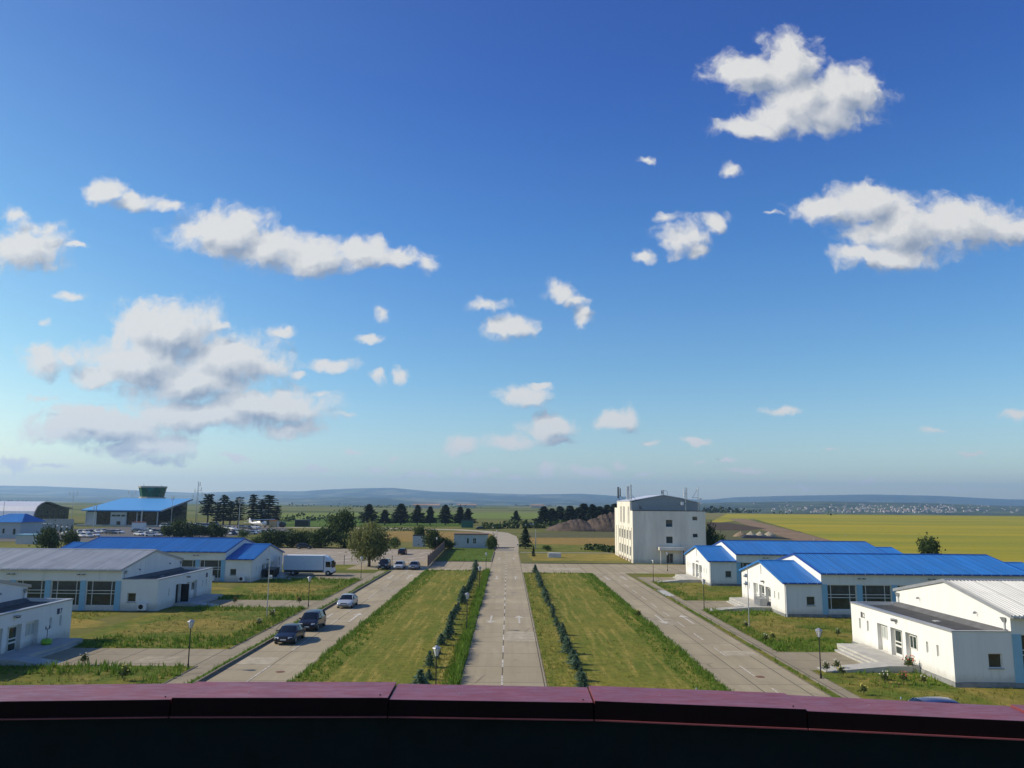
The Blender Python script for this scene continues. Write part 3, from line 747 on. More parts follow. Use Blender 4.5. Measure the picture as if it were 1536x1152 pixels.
def air_con(label, x, y, z, rz):
    t = thing('air_conditioner', label, 'air conditioner', (x, y, z), rz)
    b = MB(); b.box(-.45, .45, -.38, 0, 0, .75, M['pipe']); b.build('case', t)
    b = MB(); n = 14; c = [( -.1+.27*math.cos(2*math.pi*i/n), -.383, .38+.27*math.sin(2*math.pi*i/n)) for i in range(n)]
    b.prism(c, [(p[0], -.40, p[2]) for p in c], M['dark']); b.build('fan_grille', t)
    b = MB(); b.box(-.4, -.34, -.36, 0, -.25, -.003, M['dark']); b.box(.34, .4, -.36, 0, -.25, -.003, M['dark']); b.build('bracket', t)
air_con('grey air conditioner low on the end wall of the hall with the open dark door', -41.2, 91.91, .15, 0)
air_con('air conditioner at the foot of the blue-roofed hall beside the truck, nearest its corner', -41.0, 124.91, .15, 0)
air_con('air conditioner under the first tall window of the blue-roofed hall on the left', -45.6, 124.6, .25, 0)
# things at the entrances
t = thing('mesh_crate', 'grey wire mesh crate standing at the entrance of the middle right hall', 'crate', (30.2, 96.9, .5))
b = MB()
for z in (0, .28, .56, .84, 1.12): b.box(0, .9, 0, .04, z, z+.04, M['steel']); b.box(0, .9, 2.2, 2.24, z, z+.04, M['steel']); b.box(0, .04, .04, 2.2, z, z+.04, M['steel']); b.box(.86, .9, .04, 2.2, z, z+.04, M['steel'])
for k in range(9): b.box(.005, .03, .04+k*.27, .07+k*.27, .04, 1.12, M['steel']); b.box(.87, .895, .04+k*.27, .07+k*.27, .04, 1.12, M['steel'])
b.build('mesh_frame', t)
b = MB(); b.box(.05, .85, .05, 2.15, .042, .85, M['trim']); b.build('load', t)
t = thing('standing_plant', 'lime green round container with a dark stake at the entrance of hall 7', 'planter', (-38.6, 68.6, .42))
b = MB(); n = 12
b.loft([[(r*math.cos(2*math.pi*i/n), r*math.sin(2*math.pi*i/n), z) for i in range(n)] for z, r in ((0, .3), (.12, .42), (.34, .42), (.46, .3))], M['lime']); b.build('tub', t)
b = MB(); b.tube((0, 0, .462), (0, 0, 1.25), .025, .025, M['dark']); b.box(-.03, .03, -.3, .3, 1.25, 1.30, M['dark']); b.box(-.03, .03, -.3, -.25, 1.302, 1.5, M['dark']); b.box(-.03, .03, .25, .3, 1.302, 1.5, M['dark']); b.build('stake', t)

# ------------------------------------------------------------------ four-storey block
def tower_block():
    T = thing('office_block', 'tall off-white four-storey block with antennas on its roof terrace', 'building', (26.6, 170.5, 0))
    W, D, Hh = 15.6, 28.5, 11.0
    b = MB(); fo = [(7.1, 8.55, 7.65, 9.18), (12.8, 13.9, 9.08, 9.92)]
    lw = [(y-.9, y+.9, z0, z1) for y in (3.8, 7.9, 11.7, 15.7, 19.7) for z0, z1 in ((1.3, 3.3),)]
    # front wall in three tiers so that openings stack
    wall(b, 'u', 0, W, 0, .4, 0, 3.9, [(7.1, 8.55, .05, 2.12)], M['towerwall'])
    wall(b, 'u', 0, W, 0, .4, 3.9, 7.2, [(7.1, 8.55, 4.2, 5.68), (12.8, 13.9, 5.5, 6.31)], M['towerwall'])
    wall(b, 'u', 0, W, 0, .4, 7.2, Hh, fo, M['towerwall'])
    YS = (3.8, 7.9, 11.7, 15.7, 19.7)
    wall(b, 'v', .4, D, 0, .4, 0, 4.0, [(y-.9, y+.9, 1.3, 3.3) for y in YS], M['towerwall'])
    wall(b, 'v', .4, D, 0, .4, 4.0, 7.6, [(y-.9, y+.9, 4.7, 6.7) for y in YS], M['towerwall'])
    up = [(4.8, 5.7), (6.6, 7.0), (11.2, 12.1), (12.9, 13.8), (16.2, 17.0), (18., 18.8)]
    wall(b, 'v', 3.4, 24., 0, .4, 7.6, 13.0, [(a, c, 8.2, 11.9) for a, c in up], M['towerwall'])
    b.box(0, .4, .4, 3.4, 7.6, Hh, M['towerwall']); b.box(0, .4, 24., D, 7.6, 11.5, M['towerwall'])
    b.box(W-.4, W, .4, D, 0, Hh, M['towerwall']); b.box(.4, W-.4, D-.4, D, 0, Hh, M['towerwall'])
    b.build('wall', T)
    for x in (4.6, 10.1, 15.2):
        b = MB(); b.box(x, x+.35, -.06, -.002, 0, Hh-.4, M['towerwall']); b.build('pilaster', T)
    for x0, x1 in ((.02, 4.597), (4.953, 10.097), (10.453, 15.197)):
        for z in (3.55, 7.0): b = MB(); b.box(x0, x1, -.05, -.002, z, z+.22, M['towerwall']); b.build('ledge', T)
    for y in (1.7, 5.85, 9.8, 13.7, 17.7, 21.8, 25):
        b = MB(); b.box(-.12, -.002, y-.18, y+.18, .3, 7.4, M['towerwall']); b.build('pilaster', T)
    for x0, x1, z0, z1 in ((7.1, 8.55, 7.65, 9.18), (7.1, 8.55, 4.2, 5.68), (12.8, 13.9, 9.08, 9.92), (12.8, 13.9, 5.5, 6.31)):
        window(T, 'u', x0, x1, .3, -1, z0, z1, vs=())
    window(T, 'u', 7.1, 8.55, .3, -1, .05, 2.12, vs=(.5,), name='door')
    for y in YS:
        window(T, 'v', y-.9, y+.9, .3, -1, 1.3, 3.3, vs=(.5,)); window(T, 'v', y-.9, y+.9, .3, -1, 4.7, 6.7, vs=(.5,))
        b = MB(); b.box(-.10, -.003, y-.6, y+.6, .05, .55, M['rust']); b.build('vent', T)
    for a, c in up: window(T, 'v', a, c, .3, -1, 8.2, 11.9, fw=.05)
    b = MB(); b.box(.4, W-.4, .4, D-.4, 10.5, 10.9, M['bitumen']); b.box(-.05, W+.05, -.08, .44, Hh+.002, Hh+.10, M['dark']); b.build('terrace', T)
    b = MB(); P = [(.42, 10.92), (15.2, 10.92), (15.2, 12.75), (11, 13.75), (7.3, 14.35), (4, 13.75), (.42, 12.9)]
    b.prism([(x, 3.4, z) for x, z in P], [(x, 23.9, z) for x, z in P], M['steelgrey']); b.build('upper_storey', T)
    b = MB(); Q = [(-.1, 13.02), (4, 13.80), (7.3, 14.40), (11, 13.80), (15.4, 12.75)]
    b.prism([(x, 3.2, z) for x, z in Q]+[(x, 3.2, z+.12) for x, z in Q[::-1]], [(x, 24.2, z) for x, z in Q]+[(x, 24.2, z+.12) for x, z in Q[::-1]], M['silverhall']); b.build('roof', T)
    b = MB(); b.box(5.3, 10.7, -1.7, -.07, 2.85, 3.5, M['towerwall']); c = b.build('entrance_canopy', T)
    b = MB(); b.tube((10.4, -1.5, 0), (10.4, -1.5, 2.845), .09, .09, M['dark'], 8); b.tube((5.6, -1.5, 0), (5.6, -1.5, 2.845), .07, .07, M['towerwall'], 8); b.build('canopy_post', c)
    return T
M['steelgrey'] = plain('grey_sheet_gable', (.30, .32, .32), .6, var=.06)
tower_block()
def panel_mast(label, x, y, z, h, panels, dark=False, arms=()):
    t = thing('antenna_mast', label, 'antenna', (x, y, z), group='antennas on the office block')
    b = MB(); b.tube((0, 0, 0), (0, 0, h), .06, .05, M['steel'] if not dark else M['dark'], 6); b.build('mast', t)
    for (dx, dy, z0, z1, w) in panels:
        b = MB(); b.box(dx-w/2, dx+w/2, dy-.11, dy+.11, z0, z1, M['pipe'] if not dark else M['signgrey']); b.box(min(dx, 0)-.01, max(dx, 0)+.01, min(dy, 0)-.01, max(dy, 0)+.01, (z0+z1)/2, (z0+z1)/2+.05, M['dark']); b.build('panel_antenna', t)
    for (p, q) in arms:
        b = MB(); b.tube(p, q, .03, .03, M['dark'], 5); b.build('brace', t)
    return t
panel_mast('dark twin antenna mast on the far left roof corner of the office block', 26.9, 193, 13.0, 3.6, [(-.25, 0, .8, 3.5, .3), (.3, 0, 1.2, 3.2, .22)], True, [((0, 0, 1.6), (1.6, -1.5, .1))])
panel_mast('wide white panel antenna on the left roof edge of the office block', 26.85, 176.6, 13.0, 3.4, [(-.32, 0, .4, 3.3, .55)], False)
panel_mast('slim white panel antenna at the front left roof corner of the office block', 26.85, 174.2, 13.0, 3.9, [(.0, -.2, .4, 3.6, .32)], False, [((0, 0, 1.6), (1.4, .6, .2))])
panel_mast('tall mast with grey drum on the front terrace, left of the two on the right', 38.2, 171.2, 10.9, 5.2, [(-.35, 0, 3.0, 4.9, .16), (.25, 0, 2.6, 5.1, .2), (-.75, -.1, 1.4, 2.1, .55)], False, [((0, 0, 2.6), (-1.5, .8, 1.2))])
panel_mast('mast with cross arm and small dishes at the right end of the front terrace', 40.9, 171.2, 10.9, 5.3, [(.5, 0, 2.5, 2.9, .5), (.55, -.05, 1.6, 2.1, .4), (0, -.15, 4.5, 5.2, .16)], False, [((0, 0, 3.0), (-1.3, 0, 3.0)), ((0, 0, 5.0), (-1.2, 0, 3.0))])
panel_mast('short antenna bracket on the terrace edge at the left front of the office block', 28.2, 171.4, 10.9, 1.4, [(.3, 0, .4, 1.1, .2)], True, [((0, 0, .9), (1.1, .3, .3))])
panel_mast('low bent bracket on the roof ridge of the office block', 34.4, 176, 14.5, 1.1, [(-.35, 0, .1, 1.0, .25)], True, [((0, 0, 1.0), (.8, 0, .8)), ((.8, 0, .8), (.95, 0, -.1))])

# ------------------------------------------------------------------ gate house, walls, small buildings
def gate_house():
    T = thing('gate_house', 'low grey gate house with two narrow dark windows beside the central road', 'building', (-14.9, 221.6, 0))
    b = MB(); wall(b, 'u', 0, 9.3, 0, .3, 0, 3.7, [(3.5, 4.1, 1.2, 2.7), (5.2, 6.1, 1.2, 2.7)], M['guard'])
    b.box(0, .3, .3, 6, 0, 3.7, M['guard']); b.box(9.0, 9.3, .3, 6, 0, 3.7, M['guard']); b.box(.3, 9., 5.7, 6, 0, 3.7, M['guard']); b.build('wall', T)
    b = MB(); b.box(-.15, 9.55, -.35, 6.2, 3.702, 3.9, M['brownwall']); b.build('roof', T)
    window(T, 'u', 3.5, 4.1, .2, -1, 1.2, 2.7); window(T, 'u', 5.2, 6.1, .2, -1, 1.2, 2.7, vs=(.5,), hs=(1.9,))
gate_house()
T = thing('hut', 'small grey flat-roofed hut behind the car park', 'hut', (-26.9, 226.5, 0))
b = MB(); b.box(0, 3.3, 0, 3, 0, 3.0, M['guard']); b.build('wall', T); b = MB(); b.box(-.1, 3.4, -.1, 3.1, 3.002, 3.2, M['dark']); b.build('roof', T)
b = MB(); b.box(3.303, 3.36, .6, 1.5, 0, 2.1, M['dark']); b.build('door', T)
T = thing('boundary_wall', 'brown panel fence between the car park and the gate house lawn', 'fence', (-15.6, 157.5, 0))
b = MB()
for k in range(20):
    f0, f1 = k/20, (k+1)/20; x0, y0, x1, y1 = -1.4*f0, 60*f0, -1.4*f1, 60*f1-.12
    b.hexa([(x0, y0, .1), (x0+.08, y0, .1), (x1+.08, y1, .1), (x1, y1, .1), (x0, y0, 2.15), (x0+.08, y0, 2.15), (x1+.08, y1, 2.15), (x1, y1, 2.15)], M['brownwall'])
b.build('panels', T)
for k in range(11):
    b = MB(); x, y = -1.4*k/10, 60*k/10; b.box(x-.09, x+.03, y-.11, y-.0, 0, 2.4, M['rust'] if k else M['dark']); b.build('post', T)
T = thing('concrete_block', 'pale concrete block standing alone on the dry grass right of the road', 'concrete block', (9.6, 186, 0))
b = MB(); b.prism([(0, 0, 0), (2.75, 0, 0), (2.75, 0, 1.0), (.0, 0, 1.05)], [(0, 1.6, 0), (2.75, 1.6, 0), (2.75, 1.6, 1.0), (0, 1.6, 1.05)], M['guard']); b.build('block', T)
b = MB(); b.box(-.25, -.003, .1, 1.5, 0, 1.0, M['patch']); b.build('end_panel', T)
T = thing('barrier_gate', 'dark lowered barrier across the central road at the gate house', 'barrier', (-3.35, 211, 0))
b = MB(); b.box(-.25, .15, -.2, .2, 0, 1.05, M['signgrey']); b.build('post', T)
b = MB(); b.box(.152, 5.1, -.05, .05, .78, .92, M['signgrey']); b.box(.152, 4.9, -.02, .02, .40, .45, M['signgrey'])
for k in range(8): b.box(.5+k*.6, .54+k*.6, -.019, .019, .452, .778, M['signgrey'])
b.build('boom', T)
T = thing('railing_gate', 'dark metal railings between the gate house and the central road', 'railing', (-5.4, 219, 0))
b = MB()
for k in range(18): b.box(k*.14, k*.14+.03, -.015, .015, .1, 1.9, M['dark'])
b.box(-.02, 2.45, -.03, .03, 1.902, 1.96, M['dark']); b.box(-.02, 2.45, -.03, .03, .04, .098, M['dark']); b.build('bars', T)

def spline_fence(label, pts, n, h=1.3):
    T = thing('wire_fence', label, 'fence', (pts[0][0], pts[0][1], 0))
    ox, oy = pts[0]
    L = [( (pts[1][0]-ox)*k/n, (pts[1][1]-oy)*k/n) for k in range(n+1)]
    for x, y in L:
        b = MB(); b.box(x-.05, x+.05, y-.05, y+.05, 0, h+.6, M['signgrey']); b.build('post', T)
    b = MB()
    for z in (.5, 1.1, 1.7): b.tube((0, 0, z), (*L[-1], z), .012, .012, M['steel'], 4)
    b.build('wire', T)
spline_fence('thin wire fence on dark posts in front of the car park, behind the truck', ((-66, 161), (-23, 160)), 9)

# ------------------------------------------------------------------ lamps and poles
def lamp_post():
    t = thing('street_lamp', '', 'street lamp')
    b = MB(); b.tube((0, 0, 0), (0, 0, .35), .09, .07, M['black'], 10); b.build('base', t)
    b = MB(); b.tube((0, 0, .35), (0, 0, 2.92), .045, .035, M['black'], 8); b.build('pole', t)
    b = MB(); n = 6
    ring = lambda r, z: [(r*math.cos(2*math.pi*i/n), r*math.sin(2*math.pi*i/n), z) for i in range(n)]
    b.loft([ring(.11, 2.93), ring(.24, 3.40)], M['lantern']); l = b.build('lantern', t)
    b = MB(); b.loft([ring(.27, 3.403), ring(.25, 3.44), ring(.05, 3.56)], M['trim'])
    for i in range(n):
        a = 2*math.pi*i/n; b.tube((.115*math.cos(a), .115*math.sin(a), 2.93), (.25*math.cos(a), .25*math.sin(a), 3.40), .012, .012, M['dark'], 4)
    b.build('cap', l)
    return t
LP = [(-23.9, 61.6, 'lantern lamp on the lawn corner nearest the parapet, left of the left road'), (-23.8, 97.1, 'lantern lamp beside the path behind the silver car, left of the left road'),
      (-24.0, 132.1, 'lantern lamp by the box truck, left of the left road'), (-4.43, 51.5, 'lantern lamp just above the parapet among the small spruces, left of the central road'),
      (-4.03, 81.1, 'second lantern lamp from the parapet in the strip left of the central road'), (-3.98, 114.2, 'third lantern lamp from the parapet in the strip left of the central road'),
      (-3.91, 145.2, 'lantern lamp at the crossing corner in front of the gate house lawn'), (22.95, 59.9, 'lantern lamp nearest the parapet right of the right road, near hall 2'),
      (23.7, 97.6, 'lantern lamp by the path to the middle right hall'), (23.6, 130.6, 'lantern lamp in front of the farthest right hall, left one by the road'),
      (30.1, 151.5, 'lantern lamp in front of the dark door of the office block'), (-18.2, 205, 'lantern lamp rising behind the brown panel fence'),
      (-3.6, 262, 'lantern lamp on the left edge of the central road beyond the barrier'), (-5.6, 300, 'farthest lantern lamp where the central road bends left')]
proto = None
for x, y, lab in LP:
    if proto is None: proto = o = lamp_post()
    else: o = copy_tree(proto)
    o.location = (x, y, 0); o['label'] = lab; o['group'] = 'lantern lamps along the roads'; o.rotation_euler.z = random.uniform(0, 1)
def camera_pole(label, x, y, h, zs, side):
    t = thing('camera_pole', label, 'pole', (x, y, 0), group='tall thin camera poles')
    b = MB(); b.tube((0, 0, 0), (0, 0, h), .06, .035, M['steel'], 8); b.build('pole', t)
    for z in zs:
        b = MB(); b.box(side*.02, side*.34, -.14, .1, z, z+.36, M['pipe']); b.box(side*.1, side*.5, -.3, -.142, z+.08, z+.2, M['trim']); b.build('camera_box', t)
camera_pole('tall thin pale pole with a white camera on the left lawn', -26.05, 88.1, 6.3, (4.1,), 1)
camera_pole('tall thin pale pole with two small boxes before the middle right hall', 25.1, 84.3, 6.3, (5.0, 4.2), -1)

# ------------------------------------------------------------------ parapet of the roof the picture is taken from
def parapet():
    T = thing('roof_parapet', 'dark rooftop parapet with maroon sheet-metal coping across the foreground', 'parapet', (0, 5.9, 0))
    zc = CAMH-1.4
    pts = [(-6.3, 5.98, 5.55), (-2.375, 6.31, 5.86), (-.845, 6.35, 5.91), (.62, 6.28, 5.865), (2.065, 6.09, 5.68), (3.55, 5.81, 5.45), (7.0, 5.1, 4.75)]
    for i in range(6):
        (x0, f0, n0), (x1, f1, n1) = pts[i], pts[i+1]; e = .006
        b = MB(); dx = .0
        # seams run towards the vanishing point: straight along +Y
        P = [(x0+e, n0-5.9), (x1-e, n1-5.9), (x1-e, f1-5.9), (x0+e, f0-5.9)]
        zl = .012 if i % 2 else .0
        b.hexa([(x, y, zc-.045) for x, y in P]+[(x, y, zc+zl+(.0 if k < 2 else .012)) for k, (x, y) in enumerate(P)], M['coping'])
        o = b.build('coping_panel', T)
        b = MB(); b.hexa([(x0+e, n0-5.9-.012, zc-.11), (x1-e, n1-5.9-.012, zc-.11), (x1-e, n1-5.9-.002, zc-.11), (x0+e, n0-5.9-.002, zc-.11), (x0+e, n0-5.9-.012, zc+zl), (x1-e, n1-5.9-.012, zc+zl), (x1-e, n1-5.9-.002, zc+zl), (x0+e, n0-5.9-.002, zc+zl)], M['fascia'])
        b.hexa([(x0+e, n0-5.9-.03, zc-.118), (x1-e, n1-5.9-.03, zc-.118), (x1-e, n1-5.9-.002, zc-.118), (x0+e, n0-5.9-.002, zc-.118), (x0+e, n0-5.9-.03, zc-.110), (x1-e, n1-5.9-.03, zc-.110), (x1-e, n1-5.9-.002, zc-.110), (x0+e, n0-5.9-.002, zc-.110)], M['coping'])
        b.build('drip_edge', o)
        for (xx, yy) in ((x1-.07, n1+.06), (x1-.05, f1-.05), ((x0+x1)/2+.1, (n0+f0)/2+.18), (x0+.5, n0+.15)):
            b = MB(); z = zc+zl+.004; n = 8
            b.prism([(xx+.007*math.cos(2*math.pi*k/n), yy-5.9+.007*math.sin(2*math.pi*k/n), z-.01) for k in range(n)], [(xx+.005*math.cos(2*math.pi*k/n), yy-5.9+.005*math.sin(2*math.pi*k/n), z+.005) for k in range(n)], M['dark'] if xx > (x0+x1)/2+.2 else M['steel']); b.build('screw', o)
    b = MB()
    for i in range(6):
        (x0, f0, n0), (x1, f1, n1) = pts[i], pts[i+1]
        b.hexa([(x0, n0-5.9+.05, 9.6), (x1, n1-5.9+.05, 9.6), (x1, f1-5.9-.06, -.1), (x0, f0-5.9-.06, -.1), (x0, n0-5.9+.05, zc-.05), (x1, n1-5.9+.05, zc-.05), (x1, f1-5.9-.06, zc-.05), (x0, f0-5.9-.06, zc-.05)], M['parapet'])
    b.build('wall', T)
parapet()
rect('roof_terrace', -8, 8, -6, 5.75, M['bitumen'], 9.7)
# ------------------------------------------------------------------ vehicles (front towards -Y, origin on the ground between the axles)
KINDS = {  # L, W, H, belt; stations (f, top z) from the front; cowl, roof front, roof rear, tail stations of the cabin
    'sedan': (4.65, 1.80, 1.45, .93, [(0, .52), (.012, .64), (.05, .72), (.14, .80), (.255, .92), (.33, 1.18), (.42, 1.40), (.52, 1.45), (.63, 1.44), (.74, 1.36), (.82, 1.15), (.885, .98), (.97, .96), (.99, .88), (1, .62)], 4, 6, 9, 11),
    'hatch': (4.3, 1.78, 1.48, .95, [(0, .52), (.012, .66), (.05, .75), (.13, .84), (.235, .94), (.31, 1.20), (.40, 1.43), (.52, 1.48), (.68, 1.47), (.84, 1.40), (.93, 1.15), (.975, .96), (.99, .80), (1, .55)], 4, 6, 9, 11),
    'mpv': (4.7, 1.85, 1.68, 1.02, [(0, .55), (.012, .70), (.05, .82), (.12, .92), (.205, 1.02), (.28, 1.32), (.37, 1.60), (.50, 1.68), (.70, 1.67), (.88, 1.60), (.95, 1.32), (.985, 1.05), (.995, .85), (1, .55)], 4, 6, 9, 11),
    'suv': (4.7, 1.90, 1.80, 1.12, [(0, .60), (.012, .80), (.04, .98), (.12, 1.05), (.25, 1.12), (.31, 1.42), (.375, 1.70), (.50, 1.80), (.72, 1.79), (.93, 1.72), (.97, 1.42), (.99, 1.12), (.995, .9), (1, .6)], 4, 6, 9, 11),
    'van': (4.9, 1.92, 1.95, 1.12, [(0, .58), (.01, .78), (.03, .92), (.07, 1.02), (.11, 1.12), (.19, 1.55), (.27, 1.86), (.45, 1.95), (.75, 1.95), (.94, 1.90), (.975, 1.55), (.99, 1.15), (.995, .9), (1, .6)], 4, 6, 9, 11),
}
def car_shell(kind):
    """rings of 13 points across, from the right sill over the roof to the left sill"""
    L, W, H, belt, st, i0, i1, i2, i3 = KINDS[kind]; hw = W/2; rings = []
    for k, (f, zt) in enumerate(st):
        y = f*L-L/2; e = min(1, .80+f*3.2) if f < .5 else min(1, .84+(1-f)*2.6)
        w = hw*e; zb = .24+(.10 if k in (0, len(st)-1) else 0)
        cab = max(0, min(1, (zt-belt)/(H-belt))) if i0 <= k <= i3 else 0
        zbelt = min(belt, zt-.05)
        if k <= 1 or k >= len(st)-2: zbelt = min(zbelt, zt-.04)
        xr = w*(.90-.20*cab)
        half = [(w*.90, zb), (w, zb+.14), (w*1.0, (zb+zbelt)/2+.06), (w*.97, zbelt), (xr, zt-.05 if cab else zt-.018), (xr*.72, zt-.008), (0, zt+.012)]
        rings.append([(x, y, z) for x, z in half]+[(-x, y, z) for x, z in half[-2::-1]])
    return rings
def shell_mesh(kind, paint, mb, mg):
    """body faces into mb, glass faces into mg"""
    L, W, H, belt, st, i0, i1, i2, i3 = KINDS[kind]; R_ = car_shell(kind); n = 13
    def add(b, m, sel, shift=0.):
        vs = [p for r in R_ for p in r]; fs = []
        for k in range(len(R_)-1):
            for i in range(n):
                if sel(k, i): j = (i+1) % n; fs.append((k*n+i, k*n+j, (k+1)*n+j, (k+1)*n+i))
        used = sorted({v for f in fs for v in f}); mp = {v: q for q, v in enumerate(used)}
        b.add([vs[v] for v in used], [[mp[v] for v in f] for f in fs], m)
    def isglass(k, i):
        if i in (3, 8) and i0 <= k < i3: return True            # side glass
        if i in (4, 5, 6, 7) and (i0 <= k < i1 or i2 <= k < i3): return True
        return False
    add(mb, paint, lambda k, i: not isglass(k, i))
    mb.add(R_[0], [tuple(range(n))[::-1]], paint); mb.add(R_[-1], [tuple(range(n))], paint)
    add(mg, M['carglass'], isglass)
    return R_
def make_car(label, kind, paint, group=None, cat='car', plate=True):
    L, W, H, belt, st, i0, i1, i2, i3 = KINDS[kind]; hw = W/2
    t = thing('parked_car', label, cat, group=group)
    b = MB(); g = MB(); Rg = shell_mesh(kind, paint, b, g)
    for i in (3, 4, 8, 9):                                          # pillars along the glass edges
        if i in (4, 8):
            for k in list(range(i0, i1))+list(range(i2, i3)): b.tube(Rg[k][i], Rg[k+1][i], .032, .032, paint, 5)
    for sg in (3, 8):
        for k in (7, 9): b.tube(Rg[k][sg if sg == 3 else 9], Rg[k][4 if sg == 3 else 8], .035, .03, paint, 5)
    b.build('body', t, smooth=True); g.build('windows', t, smooth=True)
    hood = st[2][1]
    for sx in (-1, 1):
        for fy in (.185, .80):
            y = fy*L-L/2; r = .33 if kind != 'suv' else .38
            b = MB(); b.tube((sx*(hw-.19), y, r), (sx*(hw+.012), y, r), r, r, M['tyre'], 18); w = b.build('wheel', t)
            b = MB(); b.tube((sx*(hw+.005), y, r), (sx*(hw+.022), y, r), r*.66, r*.6, M['rim'], 12); b.build('rim', w)
        b = MB(); z = hood-.10; x0, x1 = sorted((sx*hw*.46, sx*hw*.84)); ya, yb = (-L/2-.005, -L/2+.10)
        b.hexa([(x0, ya if sx*x0 < sx*x1 else yb, z-.07), (x1, yb if sx*x0 < sx*x1 else ya, z-.07), (x1, yb+.12, z-.07), (x0, yb+.12, z-.07), (x0, (ya if sx*x0 < sx*x1 else yb)+.03, z+.06), (x1, (yb if sx*x0 < sx*x1 else ya)+.03, z+.06), (x1, yb+.2, z+.06), (x0, yb+.2, z+.06)], M['headlight']); b.build('headlight', t)
        b = MB(); x0, x1 = sorted((sx*hw*.56, sx*hw*.88)); b.box(x0, x1, L/2-.14, L/2+.005, belt-.26, belt-.10, M['taillight']); b.build('tail_lamp', t)
        b = MB(); x0, x1 = sorted((sx*(hw*.96), sx*(hw+.18))); y = st[i0][0]*L-L/2+.38; b.hexa([(x0, y, belt), (x1, y+.03, belt), (x1, y+.10, belt), (x0, y+.12, belt), (x0, y, belt+.11), (x1, y+.03, belt+.13), (x1, y+.10, belt+.13), (x0, y+.12, belt+.11)], paint); b.build('mirror', t)
    b = MB(); b.box(-hw*.38, hw*.38, -L/2-.012, -L/2+.06, hood-.16, hood-.07, M['black']); b.box(-hw*.66, hw*.66, -L/2-.01, -L/2+.05, .30, .40, M['black']); b.build('grille', t)
    if plate:
        b = MB(); b.box(-.26, .26, -L/2-.03, -L/2-.013, .43, .54, M['plate']); b.build('number_plate', t)
    return t
def put(o, x, y, rz=0., z=.02): o.location = (x, y, z); o.rotation_euler = (0, 0, R(rz)); return o
G1 = 'cars parked along the left road'; G2 = 'cars parked at the end of the left road'
put(make_car('black saloon parked on the left road, nearest the parapet', 'sedan', M['paint_black'], G1), -19.55, 73.6, 0)
put(make_car('black people carrier parked right behind the black saloon', 'mpv', M['paint_black'], G1), -19.35, 80.9, 0)
put(make_car('silver saloon parked on the left road behind two black cars', 'sedan', M['paint_silver'], G1), -19.2, 97.5, 0)
put(make_car('dark off-roader at the end of the left road under the willow, leftmost of three', 'suv', M['paint_black'], G2), -23.2, 151.5, 0)
put(make_car('pale silver car in the middle of three at the end of the left road', 'hatch', M['paint_silver'], G2), -20.3, 151.3, 0)
put(make_car('dark grey saloon nearest the brown panel fence, right of three', 'sedan', M['paint_grey'], G2), -17.5, 151.2, 0)
put(make_car('lone dark car standing inside the car park', 'hatch', M['paint_black']), -25.3, 193, 180)
put(make_car('dark car in front of the bushes at the far edge of the car park', 'hatch', M['paint_black']), -53.5, 211, 90)
put(make_car('dark blue car with only its roof showing above the parapet on the right', 'hatch', M['paint_blue']), 25.4, 47.7, 90)

def truck():
    t = thing('box_truck', 'white box truck parked beside the blue-roofed hall on the left', 'truck', (-33.6, 137.2, .02), R(90))
    W = 1.22
    b = MB(); b.box(-W, W, -2.45, 4.3, .95, 3.35, M['truckbox']); b.build('cargo_box', t)
    b = MB(); b.box(-W-.02, W+.02, -2.47, 4.32, .90, .948, M['signgrey']); b.box(-.9, .9, -3.6, 4.2, .55, .89, M['black']); b.build('chassis', t)
    b = MB(); b.loft([[(-W*.95, y0, .55), (-W*.95, y1, z1), (W*.95, y1, z1), (W*.95, y0, .55)] for y0, y1, z1 in ((-2.55, -2.55, 2.75),)]+[[(-W*.95, -4.1, .55), (-W*.95, -3.75, 2.55), (W*.95, -3.75, 2.55), (W*.95, -4.1, .55)]], M['paint_white'])
    b.hexa([(-W*.9, -3.6, 2.56), (W*.9, -3.6, 2.56), (W*.9, -2.56, 2.76), (-W*.9, -2.56, 2.76), (-W*.8, -3.0, 3.1), (W*.8, -3.0, 3.1), (W*.8, -2.56, 3.3), (-W*.8, -2.56, 3.3)], M['paint_white']); c = b.build('cab', t)
    b = MB(); b.hexa([(-W*.86, -4.015, 1.35), (W*.86, -4.015, 1.35), (W*.86, -3.93, 1.35), (-W*.86, -3.93, 1.35), (-W*.84, -3.82, 2.45), (W*.84, -3.82, 2.45), (W*.84, -3.72, 2.45), (-W*.84, -3.72, 2.45)], M['carglass']); b.build('windscreen', c)
    for s in (-1, 1):
        b = MB(); x0, x1 = sorted((s*(W*.955), s*(W*.965))); b.hexa([(x0, -3.7, 1.45), (x1, -3.7, 1.45), (x1, -2.85, 1.45), (x0, -2.85, 1.45), (x0, -3.62, 2.35), (x1, -3.62, 2.35), (x1, -2.85, 2.35), (x0, -2.85, 2.35)], M['carglass']); b.build('side_window', c)
        b = MB(); b.box(*sorted((s*(W*1.02), s*(W*1.14))), -4.0, -3.85, 1.5, 2.2, M['black']); b.build('mirror', c)
        for y in (-3.3, 2.6):
            b = MB(); b.tube((s*(W-.32), y, .45), (s*(W-.02), y, .45), .45, .45, M['tyre'], 16); w = b.build('wheel', t)
            b = MB(); b.tube((s*(W-.03), y, .45), (s*(W+.0), y, .45), .25, .2, M['rim'], 10); b.build('rim', w)
        b = MB(); b.box(*sorted((s*.75, s*1.05)), -4.13, -4.05, .72, .95, M['headlight']); b.build('headlight', c)
    b = MB(); b.box(-W*.95, W*.95, -4.16, -4.09, .42, .66, M['signgrey']); b.build('bumper', c)
truck()
T = thing('trailer', 'dark small trailer in the shade at the foot of the blue-roofed hall by the truck', 'trailer', (-38.4, 131, .02))
